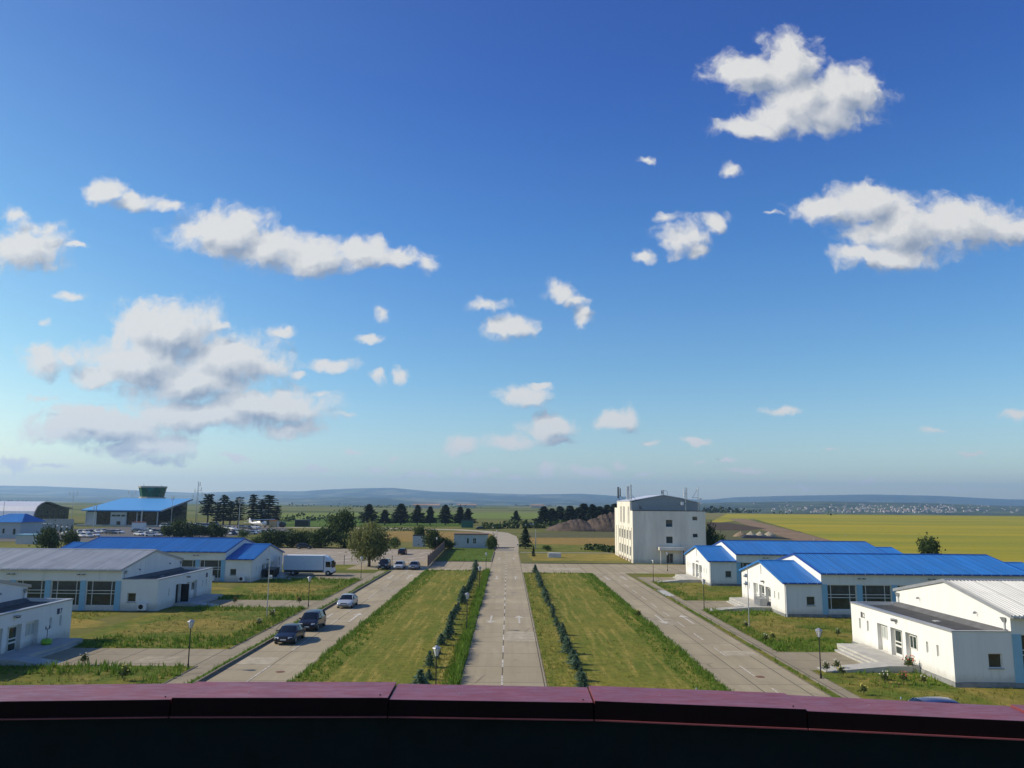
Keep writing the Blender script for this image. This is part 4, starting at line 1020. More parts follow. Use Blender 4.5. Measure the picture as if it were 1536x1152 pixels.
b = MB(); b.hexa([(-.8, -1.6, .5), (.8, -1.6, .5), (.8, 1.6, .5), (-.8, 1.6, .5), (-.9, -1.7, 1.5), (.9, -1.7, 1.5), (.9, 1.7, 1.7), (-.9, 1.7, 1.7)], M['black']); b.build('body', T)
for s in (-1, 1):
    b = MB(); b.tube((s*.7, 0, .38), (s*.9, 0, .38), .38, .38, M['tyre'], 14); b.build('wheel', T)

# far cars in the airport car park: one mesh each, a few pixels wide
def far_car_mesh(kind, paint):
    b = MB(); L, W = KINDS[kind][:2]; shell_mesh(kind, paint, b, b)
    for sx in (-1, 1):
        for fy in (.185, .80): b.tube((sx*(W/2-.2), fy*L-L/2, .33), (sx*(W/2+.01), fy*L-L/2, .33), .33, .33, M['tyre'], 10)
    return b
FM = {}
def far_car(label, kind, pn, px, py, rz, group):
    k = (kind, pn)
    if k not in FM:
        o = far_car_mesh(kind, M['paint_'+pn]).build('parked_car'); FM[k] = o
    else:
        o = FM[k].copy(); col.objects.link(o)
    jr = random.Random(int(px*7+py*13)); p = G(px+jr.uniform(-1.5, 1.5), py+(jr.uniform(-1.4, 1.4) if group else 0), .05); rz += jr.uniform(-25, 25) if group else 0; o.location = (p.x, p.y, .03); o.rotation_euler = (0, 0, R(rz)); tag(o, label, 'car', group)
GA = 'cars in the airport car park'
rowA = [(209, 'white'), (214.5, 'silver'), (220, 'white'), (226, 'white'), (231.5, 'black'), (237, 'white'), (243, 'silver')]
for i, (px, c) in enumerate(rowA): far_car(f'{c} car, {ORD[i]} from the left in the front car row before the terminal', 'hatch', c, px, 803+.1*i, 60, GA)
rowB = [(206, 'grey'), (212, 'black'), (218, 'silver'), (224.5, 'black'), (231, 'white'), (238, 'black'), (245, 'grey'), (251, 'white')]
for i, (px, c) in enumerate(rowB): far_car(f'{c} car, {ORD[i]} from the left in the second car row before the terminal', 'sedan', c, px, 798.3+.1*i, 60, GA)
rowC = [(336, 'white'), (342.5, 'white'), (349, 'black'), (355, 'white'), (370, 'white'), (377, 'silver'), (383, 'white'), (393, 'grey'), (400, 'white'), (407, 'silver')]
for i, (px, c) in enumerate(rowC): far_car(f'{c} car, {ORD[i]} from the left in the row of airport cars below the pines', 'hatch', c, px, 802-.18*i*1.6, 60, GA)
rowD = [(283, 'silver'), (292, 'white'), (301, 'silver'), (311, 'white'), (320, 'silver')]
for i, (px, c) in enumerate(rowD): far_car(f'{c} van, {ORD[i]} from the left among the vans right of the terminal', 'van', c, px, 790.5-.2*i, 80, 'vans beside the terminal')
rowF = [(118, 'silver'), (127, 'white'), (136, 'black'), (146, 'white'), (155, 'silver'), (166, 'grey'), (176, 'white')]
for i, (px, c) in enumerate(rowF): far_car(f'{c} car, {ORD[i]} from the left in the row behind the two dark bushes', 'hatch', c, px, 800.5, 60, GA)
rowG = [(258, 'white'), (265, 'silver'), (272, 'black'), (341, 'silver'), (350, 'white'), (362, 'grey'), (374, 'black'), (384, 'white')]
for i, (px, c) in enumerate(rowG): far_car(f'{c} car, {ORD[i]} from the left in the back row below the tall pines', 'sedan', c, px, 794.5-.2*i, 60, GA)
rowE = [(124, 'white'), (133, 'silver'), (142, 'white')]
for i, (px, c) in enumerate(rowE): far_car(f'{c} car, {ORD[i]} from the left just above the left end of the far blue roof', 'sedan', c, px, 806.5-.5*i, 60, GA)
far_car('white car left of the two beyond the hedge near the single pine', 'van', 'white', 789.5, 788.6, 90, None); far_car('white car right of the two beyond the hedge near the single pine', 'van', 'white', 801, 788.6, 90, None)
far_car('dark car on the far road next to the green container', 'sedan', 'black', 722, 794.2, 90, None)
far_car('white car left of the wall in front of the curved hall', 'van', 'white', 40, 803, 70, None)
far_car('white van above the blue roof in front of the terminal lawn', 'van', 'white', 247, 791, 80, None)

# ------------------------------------------------------------------ airport
def terminal():
    T = thing('airport_terminal', 'airport terminal with a sloping sky-blue roof and dark glazed front', 'building', (-197, 372, 0))
    W = 35; D = 32; zf = 7.4; zb = 12.6
    b = MB(); P = [(0, 0), (D, 0), (D, zb-.6), (0, zf-.6)]
    b.prism([(.6, y, z) for y, z in P], [(1.0, y, z) for y, z in P], M['guard']); b.prism([(W-1, y, z) for y, z in P], [(W-.6, y, z) for y, z in P], M['glassdark'])
    b.box(1, W-1, D-.4, D, 0, zb-.7, M['guard']); b.box(1, W-1, .4, .9, 0, zf-.75, M['glassdark'])
    b.build('wall', T)
    b = MB(); b.box(.6, 5.5, 0, .4, 0, zf-.8, M['guard']); b.build('front_panel', T)
    b = MB(); b.box(12.2, 19.5, -.5, .39, 0, zf-.8, M['guard']); p = b.build('front_panel', T)
    for x in (12.8, 14.9, 17.2):
        b = MB(); b.box(x, x+1.8, -.56, -.503, 4.6, 5.4, M['glass']); b.build('window', p)
    b = MB(); b.box(15.2, 17, -.56, -.503, 0, 2.4, M['glass']); b.build('door', p)
    b = MB(); b.box(-3, 36, -1.6, .0, 0, .8, M['platform']); b.build('apron', T)
    for x in (.9, 24.5, 26.5, 34):
        b = MB(); b.box(x, x+.35, -1.0, -.65, .8, zf-.5, M['guard']); b.build('column', T)
    b = MB(); b.hexa([(-1, -2, zf-.35), (W+1, -2, zf-.35), (W+1.5, D+1, zb), (1.0, D+1, zb), (-1, -2, zf+.15), (W+1, -2, zf+.15), (W+1.5, D+1, zb+.5), (1.0, D+1, zb+.5)], M['blueroof2']); b.build('roof', T)
    b = MB(); b.hexa([(W+1.003, -2, zf-.5), (W+1.3, -2, zf-.5), (W+1.8, D+1, zb-.2), (W+1.503, D+1, zb-.2), (W+1.003, -2, zf+.2), (W+1.3, -2, zf+.2), (W+1.8, D+1, zb+.55), (W+1.503, D+1, zb+.55)], M['trim']); b.build('verge', T)
M['glassdark'] = glass('dark_curtain_wall', (.012, .014, .014), .15, .4)
terminal()
def atc():
    p = AT(228, 750, 420)
    T = thing('control_tower', 'control tower cab with slanting green glass above the sky-blue roof', 'control tower', (p.x, 420, 0))
    n = 12; ring = lambda r, z: [(r*math.cos(2*math.pi*i/n), r*math.sin(2*math.pi*i/n), z) for i in range(n)]
    b = MB(); b.loft([ring(5.0, 0), ring(5.0, 13.0)], M['guard']); b.build('shaft', T)
    b = MB(); b.loft([ring(6.4, 13.0), ring(6.4, 13.9)], M['platform']); b.build('gallery', T)
    b = MB(); b.loft([ring(5.6, 13.9), ring(6.7, 18.6)], M['towerglass']); g = b.build('cab_glass', T)
    b = MB()
    for i in range(n):
        a = 2*math.pi*i/n; b.tube((5.63*math.cos(a), 5.63*math.sin(a), 13.9), (6.73*math.cos(a), 6.73*math.sin(a), 18.6), .10, .10, M['signgrey'], 4)
    b.build('mullions', g)
    b = MB(); b.loft([ring(7.0, 18.6), ring(7.2, 19.4), ring(3, 19.6)], M['platform']); r = b.build('roof', T)
    for x, h in ((-5, 1.6), (4.5, 1.2)):
        b = MB(); b.tube((x, 0, 19.3), (x, 0, 19.5+h), .1, .06, M['steel'], 5); b.build('aerial', r)
atc()
def barrel_hall():
    T = thing('barrel_hall', 'silver barrel-roofed hall with a dark glass end left of the terminal', 'building', (-228, 382, 0))
    P = [(0, 0), (.3, 3), (1.3, 6), (3, 8.3), (5.5, 9.8), (9, 10.6), (13, 10.4), (18, 9.4), (24, 8.2), (30, 7.6), (33, 7.4), (33, 0)]
    out = [(y, z+.35) for y, z in P[1:-1]]
    b = MB(); b.prism([(-110, y, z) for y, z in P], [(-.6, y, z) for y, z in P], M['guard']); b.build('wall', T)
    b = MB(); A = [(y, z) for y, z in P[:-1]]+[(y, z+.5 if y > 4 else z+.2) for y, z in P[:-1]][::-1]
    A = [(y, z) for y, z in P[:-1]]+[((y-.6 if y < 4 else y), z+.5) for y, z in P[:-1]][::-1]
    b.prism([(-110, y, z) for y, z in A], [(1.2, y, z) for y, z in A], M['silverhall']); b.build('barrel_roof', T)
    b = MB(); b.prism([(-.597, y, z) for y, z in P], [(-.2, y, z) for y, z in P], M['glassdark']); g = b.build('glass_end', T)
    b = MB()
    for y in (4, 9, 14, 19, 24, 29): b.box(-.197, -.05, y, y+.25, 0, 7, M['signgrey'])
    for z in (2.4, 4.8): b.box(-.197, -.06, 1.5, 32, z, z+.2, M['signgrey'])
    b.build('mullions', g)
    b = MB(); b.prism([(1.203, y, z) for y, z in A], [(1.6, y, z) for y, z in A], M['signgrey']); b.build('verge', T)
barrel_hall()
def px_building(name, label, x0px, x1px, basepx, zt, depth, wallm, roofm=None, over=.3, ridge=0., cat='building', wins=()):
    a = G(x0px, basepx); c = AT(x1px, basepx, a.y); w = c.x-a.x
    T = thing(name, label, cat, (a.x, a.y, 0))
    b = MB(); b.box(0, w, 0, depth, 0, zt, wallm); b.build('wall', T)
    if roofm:
        b = MB()
        if ridge: b.hexa([(-over, -over, zt+.003), (w+over, -over, zt+.003), (w+over, depth+over, zt+.003), (-over, depth+over, zt+.003), (ridge*w*.2, depth*.45, zt+ridge), (w-ridge*w*.06, depth*.45, zt+ridge), (w-ridge*w*.06, depth*.55, zt+ridge), (ridge*w*.2, depth*.55, zt+ridge)], roofm)
        else: b.box(-over, w+over, -over, depth+over, zt+.003, zt+.35, roofm)
        b.build('roof', T)
    for (f0, f1, z0, z1) in wins:
        b = MB(); b.box(f0*w, f1*w, -.06, -.003, z0, z1, M['glass']); b.build('window', T)
    return T
px_building('blue_roofed_house', 'house with a hipped blue roof at the left edge before the curved hall', -40, 29, 807, 5.0, 12, M['guard'], M['blueroof'], .8, 2.6, wins=((.62, .66, 1.5, 3), (.85, .9, 1.2, 3)))
px_building('kiosk', 'small flat grey kiosk with pale blue roof beside the dark bush, far left', 23, 55, 816, 2.3, 4, M['guard'], M['pilaster'], .2)
px_building('store_building', 'low beige building behind the kiosk on the far left', 29, 62, 803, 3.6, 6, M['platform'], M['trim'], .1, wins=((.15, .35, .8, 1.8), (.55, .8, .8, 1.8)))
px_building('screen_wall', 'long pale wall below the glass end of the curved hall', 62, 109, 796, 4.6, .4, M['platform'], None, cat='wall')
px_building('ticket_container', 'white and brick-red cabin in front of the terminal', 197, 214, 795, 3.0, 3, M['paint_white'], M['redbox'], .05, wins=())
px_building('green_container', 'dark green container on the far road under the pines', 692, 709.5, 791.5, 3.4, 3, M['greenbox'], M['dark'], .05, cat='container')
px_building('white_house', 'white two-storey house seen between the tall pines', 386, 397, 772, 5.2, 8, M['paint_white'], M['trim'], .3, wins=((.2, .4, 1, 2.4), (.6, .8, 1, 2.4)))
px_building('orange_tanker', 'orange and tan tank cabin beside the parked aeroplane', 403, 414, 791, 3.0, 3, M['tan'], M['orange'], .1)
px_building('dark_shed', 'dark low shed right of the parked aeroplane', 442, 462, 790, 3.0, 4, M['dark'], M['signgrey'], .3)
T = thing('tank', 'big round black tank beside the tan cabin', 'tank', tuple(G(423, 791)))
b = MB(); b.tube((0, -1, 1.3), (0, 2.4, 1.3), 1.3, 1.3, M['dark'], 14); b.build('barrel', T); b = MB(); b.box(-2.3, -1.35, -.6, 1.5, .3, 2.6, M['paint_white']); b.build('cab', T)
def mast(label, px, py, top, y, lattice=True, arms=()):
    p = AT(px, py, y); h = AT(px, top, y).z
    t = thing('mast', label, 'mast', (p.x, y, 0)); b = MB()
    if lattice:
        for a in range(3):
            x, yy = .5*math.cos(a*2.1), .5*math.sin(a*2.1); b.tube((x, yy, 0), (x*.4, yy*.4, h), .07, .05, M['steel'], 4)
        k = 0
        while k*1.2 < h-1:
            for a in range(3):
                s0 = 1-.6*(k*1.2)/h; s1 = 1-.6*((k+1)*1.2)/h
                b.tube((.5*s0*math.cos(a*2.1), .5*s0*math.sin(a*2.1), k*1.2), (.5*s1*math.cos((a+1)*2.1), .5*s1*math.sin((a+1)*2.1), k*1.2+1.2), .035, .035, M['steel'], 3)
            k += 1
    else: b.tube((0, 0, 0), (0, 0, h), .16, .09, M['steel'], 6)
    b.build('mast', t)
    for (x, z, l) in arms:
        b = MB(); b.tube((0, 0, z*h), (x, 0, z*h+l), .07, .05, M['steel'], 4); b.tube((x, 0, z*h+l-.4), (x, 0, z*h+l+1.6), .16, .16, M['steel'], 5); b.build('arm', t)
mast('lattice radio mast with many aerials right of the terminal roof', 296, 752, 722, 415, True, ((-1.6, .74, .2), (1.6, .78, .2), (-2.4, .62, .2), (2.2, .66, .3), (.9, .9, .2)))
mast('forked floodlight mast behind the curved hall', 109, 757, 737, 440, False, ((-2.2, .80, 1.6), (2.2, .80, 1.6)))
mast('short forked mast left of the control tower', 197.5, 748, 738, 440, False, ((-2.0, .9, 1.), (2., .9, 1.)))
mast('tall pale lighting pole at the left front of the terminal', 139.5, 800, 763, 340, False, ((-.6, .98, .1), (.6, .98, .1)))
mast('dark lighting pole at the right front of the terminal', 256, 792, 749, 375, False, ((-.5, .99, .1), (.5, .99, .1)))
mast('thin lighting pole before the middle of the terminal', 212, 790, 764, 366, False)
mast('pale lighting pole before the tall pines', 357.5, 797, 753, 330, False, ((-.4, .99, .1), (.4, .99, .1)))
mast('thin white pole at the left end of the curved hall', 2, 800, 752, 330, False)
mast('thin dark pole on the dry grass right of the dark spruce', 803.5, 824, 794, 222, False)
mast('white marker post on the yellow-green field', 1221, 812, 806.5, 290, False)
mast('short white marker in the yellow-green field above the blue roofs', 1268.5, 806, 802.5, 330, False)
def street_globes():
    for i, (px, py) in enumerate(((92, 802), (99, 802), (85, 800), (98, 813), (92, 816))):
        t = thing('globe_lamp', f'small globe lamp, {ORD[i]} of five between the dark bush and the pale wall', 'street lamp', tuple(G(px, py+6)), group='globe lamps by the pale wall')
        b = MB(); b.tube((0, 0, 0), (0, 0, 3.4), .06, .04, M['dark'], 5); b.build('pole', t)
        b = MB(); n = 8
        b.loft([[(r*math.cos(2*math.pi*k/n), r*math.sin(2*math.pi*k/n), 3.4+z) for k in range(n)] for z, r in ((0, .15), (.15, .3), (.4, .3), (.55, .15))], M['lantern']); b.build('globe', t)
street_globes()
def plane():
    p = G(390, 791)
    T = thing('aeroplane', 'light high-wing propeller aeroplane parked in front of the tall pines', 'aeroplane', (p.x, p.y, .0), R(62))
    n = 10
    def ring(y, w, z0, z1): return [(w*math.cos(2*math.pi*i/n), y, (z0+z1)/2+(z1-z0)/2*math.sin(2*math.pi*i/n)) for i in range(n)]
    b = MB(); b.loft([ring(-4.2, .35, 1.5, 2.2), ring(-3.8, .75, 1.2, 2.6), ring(-2, .95, 1.0, 3.1), ring(1, .9, 1.0, 3.0), ring(4, .5, 1.3, 2.5), ring(7, .15, 1.7, 2.2)], M['paint_white']); b.build('fuselage', T, smooth=True)
    b = MB(); b.hexa([(-8, -1.6, 3.5), (8, -1.6, 3.5), (8, .6, 3.5), (-8, .6, 3.5), (-8, -1.5, 3.75), (8, -1.5, 3.75), (8, .5, 3.62), (-8, .5, 3.62)], M['paint_white']); b.build('wing', T)
    b = MB(); b.box(-3.2, 3.2, 5.8, 7.2, 2.0, 2.12, M['paint_white']); b.hexa([(-.08, 5.4, 2.2), (.08, 5.4, 2.2), (.08, 7.3, 2.2), (-.08, 7.3, 2.2), (-.05, 6.6, 4.2), (.05, 6.6, 4.2), (.05, 7.4, 4.2), (-.05, 7.4, 4.2)], M['paint_white']); b.build('tail', T)
    b = MB(); b.box(-.08, .08, -4.35, -4.25, .6, 3.1, M['dark']); b.build('propeller', T)
    b = MB(); b.hexa([(-.7, -2.6, 2.4), (.7, -2.6, 2.4), (.9, -1, 2.4), (-.9, -1, 2.4), (-.6, -2.2, 3.05), (.6, -2.2, 3.05), (.7, -1, 3.1), (-.7, -1, 3.1)], M['carglass']); b.build('windscreen', T)
    for s in (-1, 1):
        b = MB(); b.tube((s*.8, -1.8, 1.3), (s*1.4, -1.8, .45), .08, .08, M['steel'], 5); b.tube((s*1.3, -1.8, .4), (s*1.55, -1.8, .4), .4, .4, M['tyre'], 10); b.tube((s*.9, -.6, 1.3), (s*4.2, -.6, 3.5), .06, .06, M['steel'], 4); b.build('undercarriage', T)
plane()

# ------------------------------------------------------------------ heaps
def mound(name, label, cx, cy, rx, ry, peaks, m, seed, cat, n=44):
    rnd = random.Random(seed); b = MB(); v = []; f = []
    ph = [rnd.uniform(0, 6) for _ in range(8)]
    for j in range(n+1):
        for i in range(n+1):
            x = (i/n*2-1); y = (j/n*2-1); h = 0
            for (px, py, s, hh) in peaks:
                d = math.hypot((x-px)/s, (y-py)/(s*1.2)); h = max(h, hh*max(0, 1-d)**.62)
            e = max(0, 1-(x*x+y*y)**2)
            h *= min(1, e*3)
            gul = (math.sin(x*34+ph[0]+2*math.sin(y*3))*.5+math.sin(x*71+ph[1]+y*5)*.3+rnd.uniform(-.4, .4))*.085
            h *= 1+gul if h > .05 else 1
            v.append((x*rx, y*ry, max(0, h)-.06))
    for j in range(n):
        for i in range(n): f.append((j*(n+1)+i, j*(n+1)+i+1, (j+1)*(n+1)+i+1, (j+1)*(n+1)+i))
    b.add(v, f, m); o = b.build(name, recalc=False); o.location = (cx, cy, 0); tag(o, label, cat); return o
mound('soil_heap', 'long brown soil heap with eroded flanks left of the office block', 43, 368, 27, 14, [(-.42, -.1, .55, 5.4), (.16, 0, .62, 8.4), (-.1, .1, .6, 5.0), (.62, 0, .5, 7.5)], M['soil'], 3, 'soil heap', 110)
for i, (px, w, m, lab) in enumerate(((1111, 2.6, 'soil2', 'brownish gravel pile, leftmost of four by the black sheet'), (1126.5, 2.1, 'gravel', 'pale gravel pile directly right of the brownish one'), (1140, 1.9, 'gravel', 'narrow pale gravel pile, third of four from the left'), (1154, 2.2, 'gravel', 'pale gravel pile, rightmost of four by the black sheet'))):
    if m == 'soil2' and m not in M: M['soil2'] = plain('brownish_gravel', (.26, .19, .12), .95, var=.3, scale=1.5)
    p = G(px, 804.8); o = mound('gravel_pile', lab, p.x, p.y, w*1.25, 2.4, [(0, 0, .9, 2.1)], M[m], 10+i, 'gravel pile', 18); o['group'] = 'gravel piles behind the blue roofs'
p = G(1113, 807.3); q = G(1192, 808.6)
b = MB(); b.hexa([(0, 0, 0), (q.x-p.x, q.y-p.y, 0), (q.x-p.x-2, q.y-p.y+9, 0), (2, 8, 0), (2, 2, 1.0), (q.x-p.x-4, q.y-p.y+2, .5), (q.x-p.x-4, q.y-p.y+7, .5), (3, 6, 1.1)], M['tarp'])
o = b.build('black_sheet'); o.location = (p.x, p.y, 0); tag(o, 'long low black sheet covering a heap behind the farthest blue roof', 'tarpaulin')

# ------------------------------------------------------------------ trees and shrubs
def quad_leaf(V, Fc, p, n, up, s, asp=1.):
    a = n.orthogonal().normalized() if up is None else up
    c = n.cross(a).normalized(); i = len(V)
    V += [tuple(p-a*s-c*s*asp*.5), tuple(p-a*s*.2+c*s*asp*.5), tuple(p+a*s), tuple(p-a*s*.2-c*s*asp*.9)]
    Fc.append((i, i+1, i+2, i+3))
def rv(r):
    while True:
        v = Vector((r.uniform(-1, 1), r.uniform(-1, 1), r.uniform(-1, 1)))
        if .05 < v.length < 1: return v.normalized()
def conifer_crown(h, r, z0, layers, br, per, ls, seed, shape=1.0, droop=.25, top=.02, gap=0.):
    rnd = random.Random(seed); V = []; Fc = []
    for k in range(layers):
        t = (k+.5)/layers; z = z0+(h-z0)*t
        rr = r*((1-t)**shape*(1-top)+top)*rnd.uniform(.8, 1.12)
        if gap and rnd.random() < gap: rr *= .55
        nb = max(3, int(br*(.5+.5*(1-t))))
        o = rnd.uniform(0, 6)
        for i in range(nb):
            a = o+2*math.pi*i/nb+rnd.uniform(-.25, .25); d = Vector((math.cos(a), math.sin(a), 0)); L = rr*rnd.uniform(.7, 1.15)
            for j in range(per):
                q = (j+rnd.random())/per
                p = d*(L*(.12+.88*q))+Vector((0, 0, z+(.12-droop*q*q)*L))+rv(rnd)*ls*.45
                quad_leaf(V, Fc, p, rv(rnd), (d+rv(rnd)*.7).normalized(), ls*rnd.uniform(.7, 1.25)*(1.1-.35*q), .8)
    for j in range(6): quad_leaf(V, Fc, Vector((0, 0, h-j*.1*ls*3)), rv(rnd), Vector((0, 0, 1)), ls*.8, .5)
    return V, Fc
def broad_crown(w, z0, h, nc, per, ls, seed, flat=1., weep=0.):
    rnd = random.Random(seed); V = []; Fc = []; cz = (z0+h)/2; rz = (h-z0)/2
    C = []
    for k in range(nc):
        v = rv(rnd)*rnd.uniform(.25, .86)
        C.append((Vector((v.x*w/2, v.y*w/2, cz+v.z*rz)), rnd.uniform(.16, .30)*w*flat))
    for c, s in C:
        for j in range(per):
            o = Vector((rnd.gauss(0, .5), rnd.gauss(0, .5), rnd.gauss(0, .42)))*s
            p = c+o
            if weep: p.z -= weep*abs(rnd.gauss(0, .6))*math.hypot(p.x, p.y)/w
            if p.z < z0*.75: continue
            quad_leaf(V, Fc, p, (rv(rnd)+o.normalized()*.7+Vector((0, 0, .2))).normalized(), Vector((0, 0, -1)) if weep and rnd.random() < .5 else None, ls*rnd.uniform(.6, 1.3), .8)
    return V, Fc
def trunk_mesh(h, r, limbs, seed, spread=.4):
    b = MB(); rnd = random.Random(seed); p = Vector((0, 0, -.05)); k = 4
    for i in range(k):
        q = Vector((rnd.uniform(-.05, .05)*h*.2, rnd.uniform(-.05, .05)*h*.2, h*(i+1)/k)); b.tube(p, q, r*(1-i/k*.7), r*(1-(i+1)/k*.7), M['wood'], 7); p = q
    for i in range(limbs):
        a = rnd.uniform(0, 6.3); z = h*rnd.uniform(.35, .85); L = h*spread*rnd.uniform(.6, 1); s = Vector((0, 0, z)); m = s+Vector((math.cos(a)*L*.5, math.sin(a)*L*.5, L*.35)); e = m+Vector((math.cos(a+.3)*L*.5, math.sin(a+.3)*L*.5, L*.45))
        b.tube(s, m, r*.38, r*.24, M['wood'], 5); b.tube(m, e, r*.24, r*.08, M['wood'], 5)
    return b
def make_tree(name, cat, leafm, crown, trunk):
    t = thing(name, '', cat)
    b = MB(); b.v = crown[0]; b.f = [list(f) for f in crown[1]]; b.mi = [0]*len(b.f); b.ms = [leafm]; b.build('crown', t, recalc=False)
    trunk.build('trunk', t); return t
USED = {}
def plant(proto, label, x, y, sx=1., sz=None, group=None, z=0.):
    if proto.name not in USED: USED[proto.name] = 1; o = proto
    else: o = copy_tree(proto)
    o.location = (x, y, z); o.scale = (sx, sx, sz or sx); o.rotation_euler = (0, 0, random.uniform(0, 6.28)); o['label'] = label
    if group: o['group'] = group
    return o
# small blue spruces along the central road (1.5 m)
SP = [make_tree('small_spruce', 'spruce', M['bluespruce'], conifer_crown(1.5, .58, .08, 12, 11, 5, .115, 20+k, .85, .15), trunk_mesh(1.2, .035, 0, k)) for k in range(4)]
def rowtree(k): return SP[k % 4]
sides = {-5.7: 'left', 5.1: 'right'}
for X, sd in sides.items():
    n = 31
    for k in range(n):
        y = 52.6+k*(95.5 if sd == 'left' else 92.0)/(n-1)
        w = random.choice(('slightly wider', 'slender', 'bushy', 'regular'))
        near = y < 90
        s = random.choice((.62, .75, .85, .95, 1.0, 1.1))*random.uniform(.92, 1.08)*(1.0 if near else 1.02)
        if sd == 'left' and k == n-1: s = 1.75
        if sd == 'right' and k == n-1: s = 1.3
        plant(rowtree(k*7 % 4 if k % 3 else random.randrange(4)), f'small blue spruce, {ORD[k]} from the near end of the row {sd} of the central road', X+random.uniform(-.25, .25), y+random.uniform(-.75, .75), s*random.uniform(.95, 1.4), s*.78, f'small spruces in the row {sd} of the central road')
PINE = [make_tree('pine_tree', 'pine', M['pine'], conifer_crown(10, 3.7, .8, 16, 14, 10, .52, 40+k, .8, .1, .05, .15), trunk_mesh(8.5, .22, 4, k, .2)) for k in range(3)]
TALL = [make_tree('tall_pine', 'pine', M['pine'], conifer_crown(15, 3.1, 4.5 if k == 0 else 2.0, 12, 11, 8, .6, 50+k, .55 if k else .3, .05, .25, .35), trunk_mesh(14, .26, 8, k, .12)) for k in range(3)]
ps = [(553, 758, 24), (577, 766, 20), (601, 757, 24), (626, 759, 18), (645, 761, 18), (668, 758.5, 19), (690, 761.5, 18), (702, 764, 18)]
def pxtree(proto, label, px, base, top, wpx, h0, w0, group=None, Y=None):
    p = G(px, base); y = Y or p.y
    if Y: p = AT(px, base, Y)
    h = AT(px, top, y).z; w = wpx/F*y
    return plant(proto, label, p.x, y, w/w0, h/h0, group)
for i, (px, tp, w) in enumerate(ps): pxtree(PINE[i % 3], f'dark pine, {ORD[i]} from the left in the line behind the wheat strip', px, 787.5, tp-1, w*1.7, 10, 7, 'pines in a line behind the wheat strip')
gr = [(816, 760, 24), (828, 763, 20), (840, 760, 22), (855, 759, 26), (868, 762, 22), (876, 756, 26), (889, 757, 24), (900, 760, 22), (911, 758, 24), (922, 756, 24), (935, 755, 24)]
for i, (px, tp, w) in enumerate(gr): pxtree(PINE[(i+1) % 3], f'dark pine, {ORD[i]} from the left in the dense grove behind the soil heap', px, 789-(i % 3)*.7, tp, w*1.9, 10, 7, 'pines in the grove behind the soil heap')
tp_ = [(312, 741.5, 19, 0), (333, 743, 17, 1), (346, 752, 16, 1), (357, 746, 18, 2), (377, 742, 17, 1), (393, 749, 16, 2), (402, 743, 24, 1), (413, 759, 14, 2), (325, 754, 15, 2)]
for i, (px, tp, w, k) in enumerate(sorted(tp_)): pxtree(TALL[k], f'tall ragged pine, {ORD[i]} from the left in the group right of the terminal', px+(i%3-1)*1.5, 787, tp, w*1.75, 15, 6.2, 'tall pines right of the terminal')
pxtree(PINE[0], 'single small pine beyond the bend of the central road', 774, 788.5, 766.5, 22, 10, 7)
SPR = make_tree('spruce_tree', 'spruce', M['spruce'], conifer_crown(6, 1.9, .3, 15, 12, 7, .30, 71, .8, .05, .03, .1), trunk_mesh(5, .12, 0, 3))
pxtree(SPR, 'dark pointed spruce on the right edge of the central road', 788, 823, 791, 24, 6, 3.4)
SPR2 = make_tree('young_spruce', 'spruce', M['spruce'], conifer_crown(2.6, .7, .1, 10, 9, 5, .18, 72, .8, .05, .03), trunk_mesh(2, .05, 0, 3))
plant(SPR2, 'young thin spruce on the grass just below the dark pointed spruce', 6.0, 188, .9, .95)
WIL = make_tree('willow_tree', 'willow', M['willow'], broad_crown(9.0, 1.5, 9.3, 90, 120, .26, 81, .85, 2.2), trunk_mesh(5.5, .38, 9, 5, .5))
plant(WIL, 'big round pale-green willow at the edge of the car park', -26.9, 156.2, .86, .92)
RND = make_tree('round_tree', 'tree', M['leaf'], broad_crown(8.6, .8, 9.9, 60, 90, .34, 82, .9), trunk_mesh(6, .25, 7, 6, .4))
pxtree(RND, 'tall dark-green tree rising behind the bushes left of the willow', 511, 818, 767, 36, 9.2, 7.2)
BUSH = [make_tree('bush', 'bush', M['leaf'], broad_crown(6.2, .1, 4.7, 34, 70, .29, 90+k, 1.0), trunk_mesh(2.6, .14, 6, k, .5)) for k in range(3)]
SHR = [make_tree('shrub', 'shrub', M['leaf2'], broad_crown(3.5, .05, 2.5, 16, 50, .2, 95+k, 1.1), trunk_mesh(1.3, .07, 5, k, .5)) for k in range(2)]
for i, (px, b_, tp, w) in enumerate(((404, 821, 797, 30), (420, 821, 799, 22), (437, 821, 799, 24), (460, 821, 799, 28), (482, 822, 795, 32), (517, 822, 803, 22), (532, 822, 806, 18))):
    pxtree(BUSH[i % 3], f'round dark bush, {ORD[i]} from the left at the car park far edge', px, b_, tp, w, 4.2, 5, 'bushes at the far edge of the car park')
for i, (px, tp, w) in enumerate(((254, 789, 22), (271, 784, 26), (286, 788, 22), (299, 789, 20), (318, 787, 20), (331, 792, 16))):
    pxtree(BUSH[i % 3], f'dark leafy bush, {ORD[i]} from the left above the far blue roof', px, 806, tp, w, 4.2, 5, 'bushes above the far left blue roof')
pxtree(BUSH[1], 'large dark-green bush on the far left, larger of two above the grey ribbed roof', 72, 827, 795, 26, 4.2, 5)
pxtree(BUSH[2], 'lighter green bush right of the large dark bush on the far left', 106, 824, 799, 20, 4.2, 5)
pxtree(SHR[0], 'yellow-green bush left of the row of dark bushes by the car park', 386, 821, 807, 16, 2.2, 3)
pxtree(SHR[1], 'bush between parked airport cars and the far blue roof', 364, 806, 795, 16, 2.2, 3)
pxtree(BUSH[0], 'small broad tree directly behind the grey hut', 628, 818, 792, 15, 4.2, 5)
pxtree(BUSH[1], 'dark tree right of the grey hut', 649, 824, 797, 22, 4.2, 5)
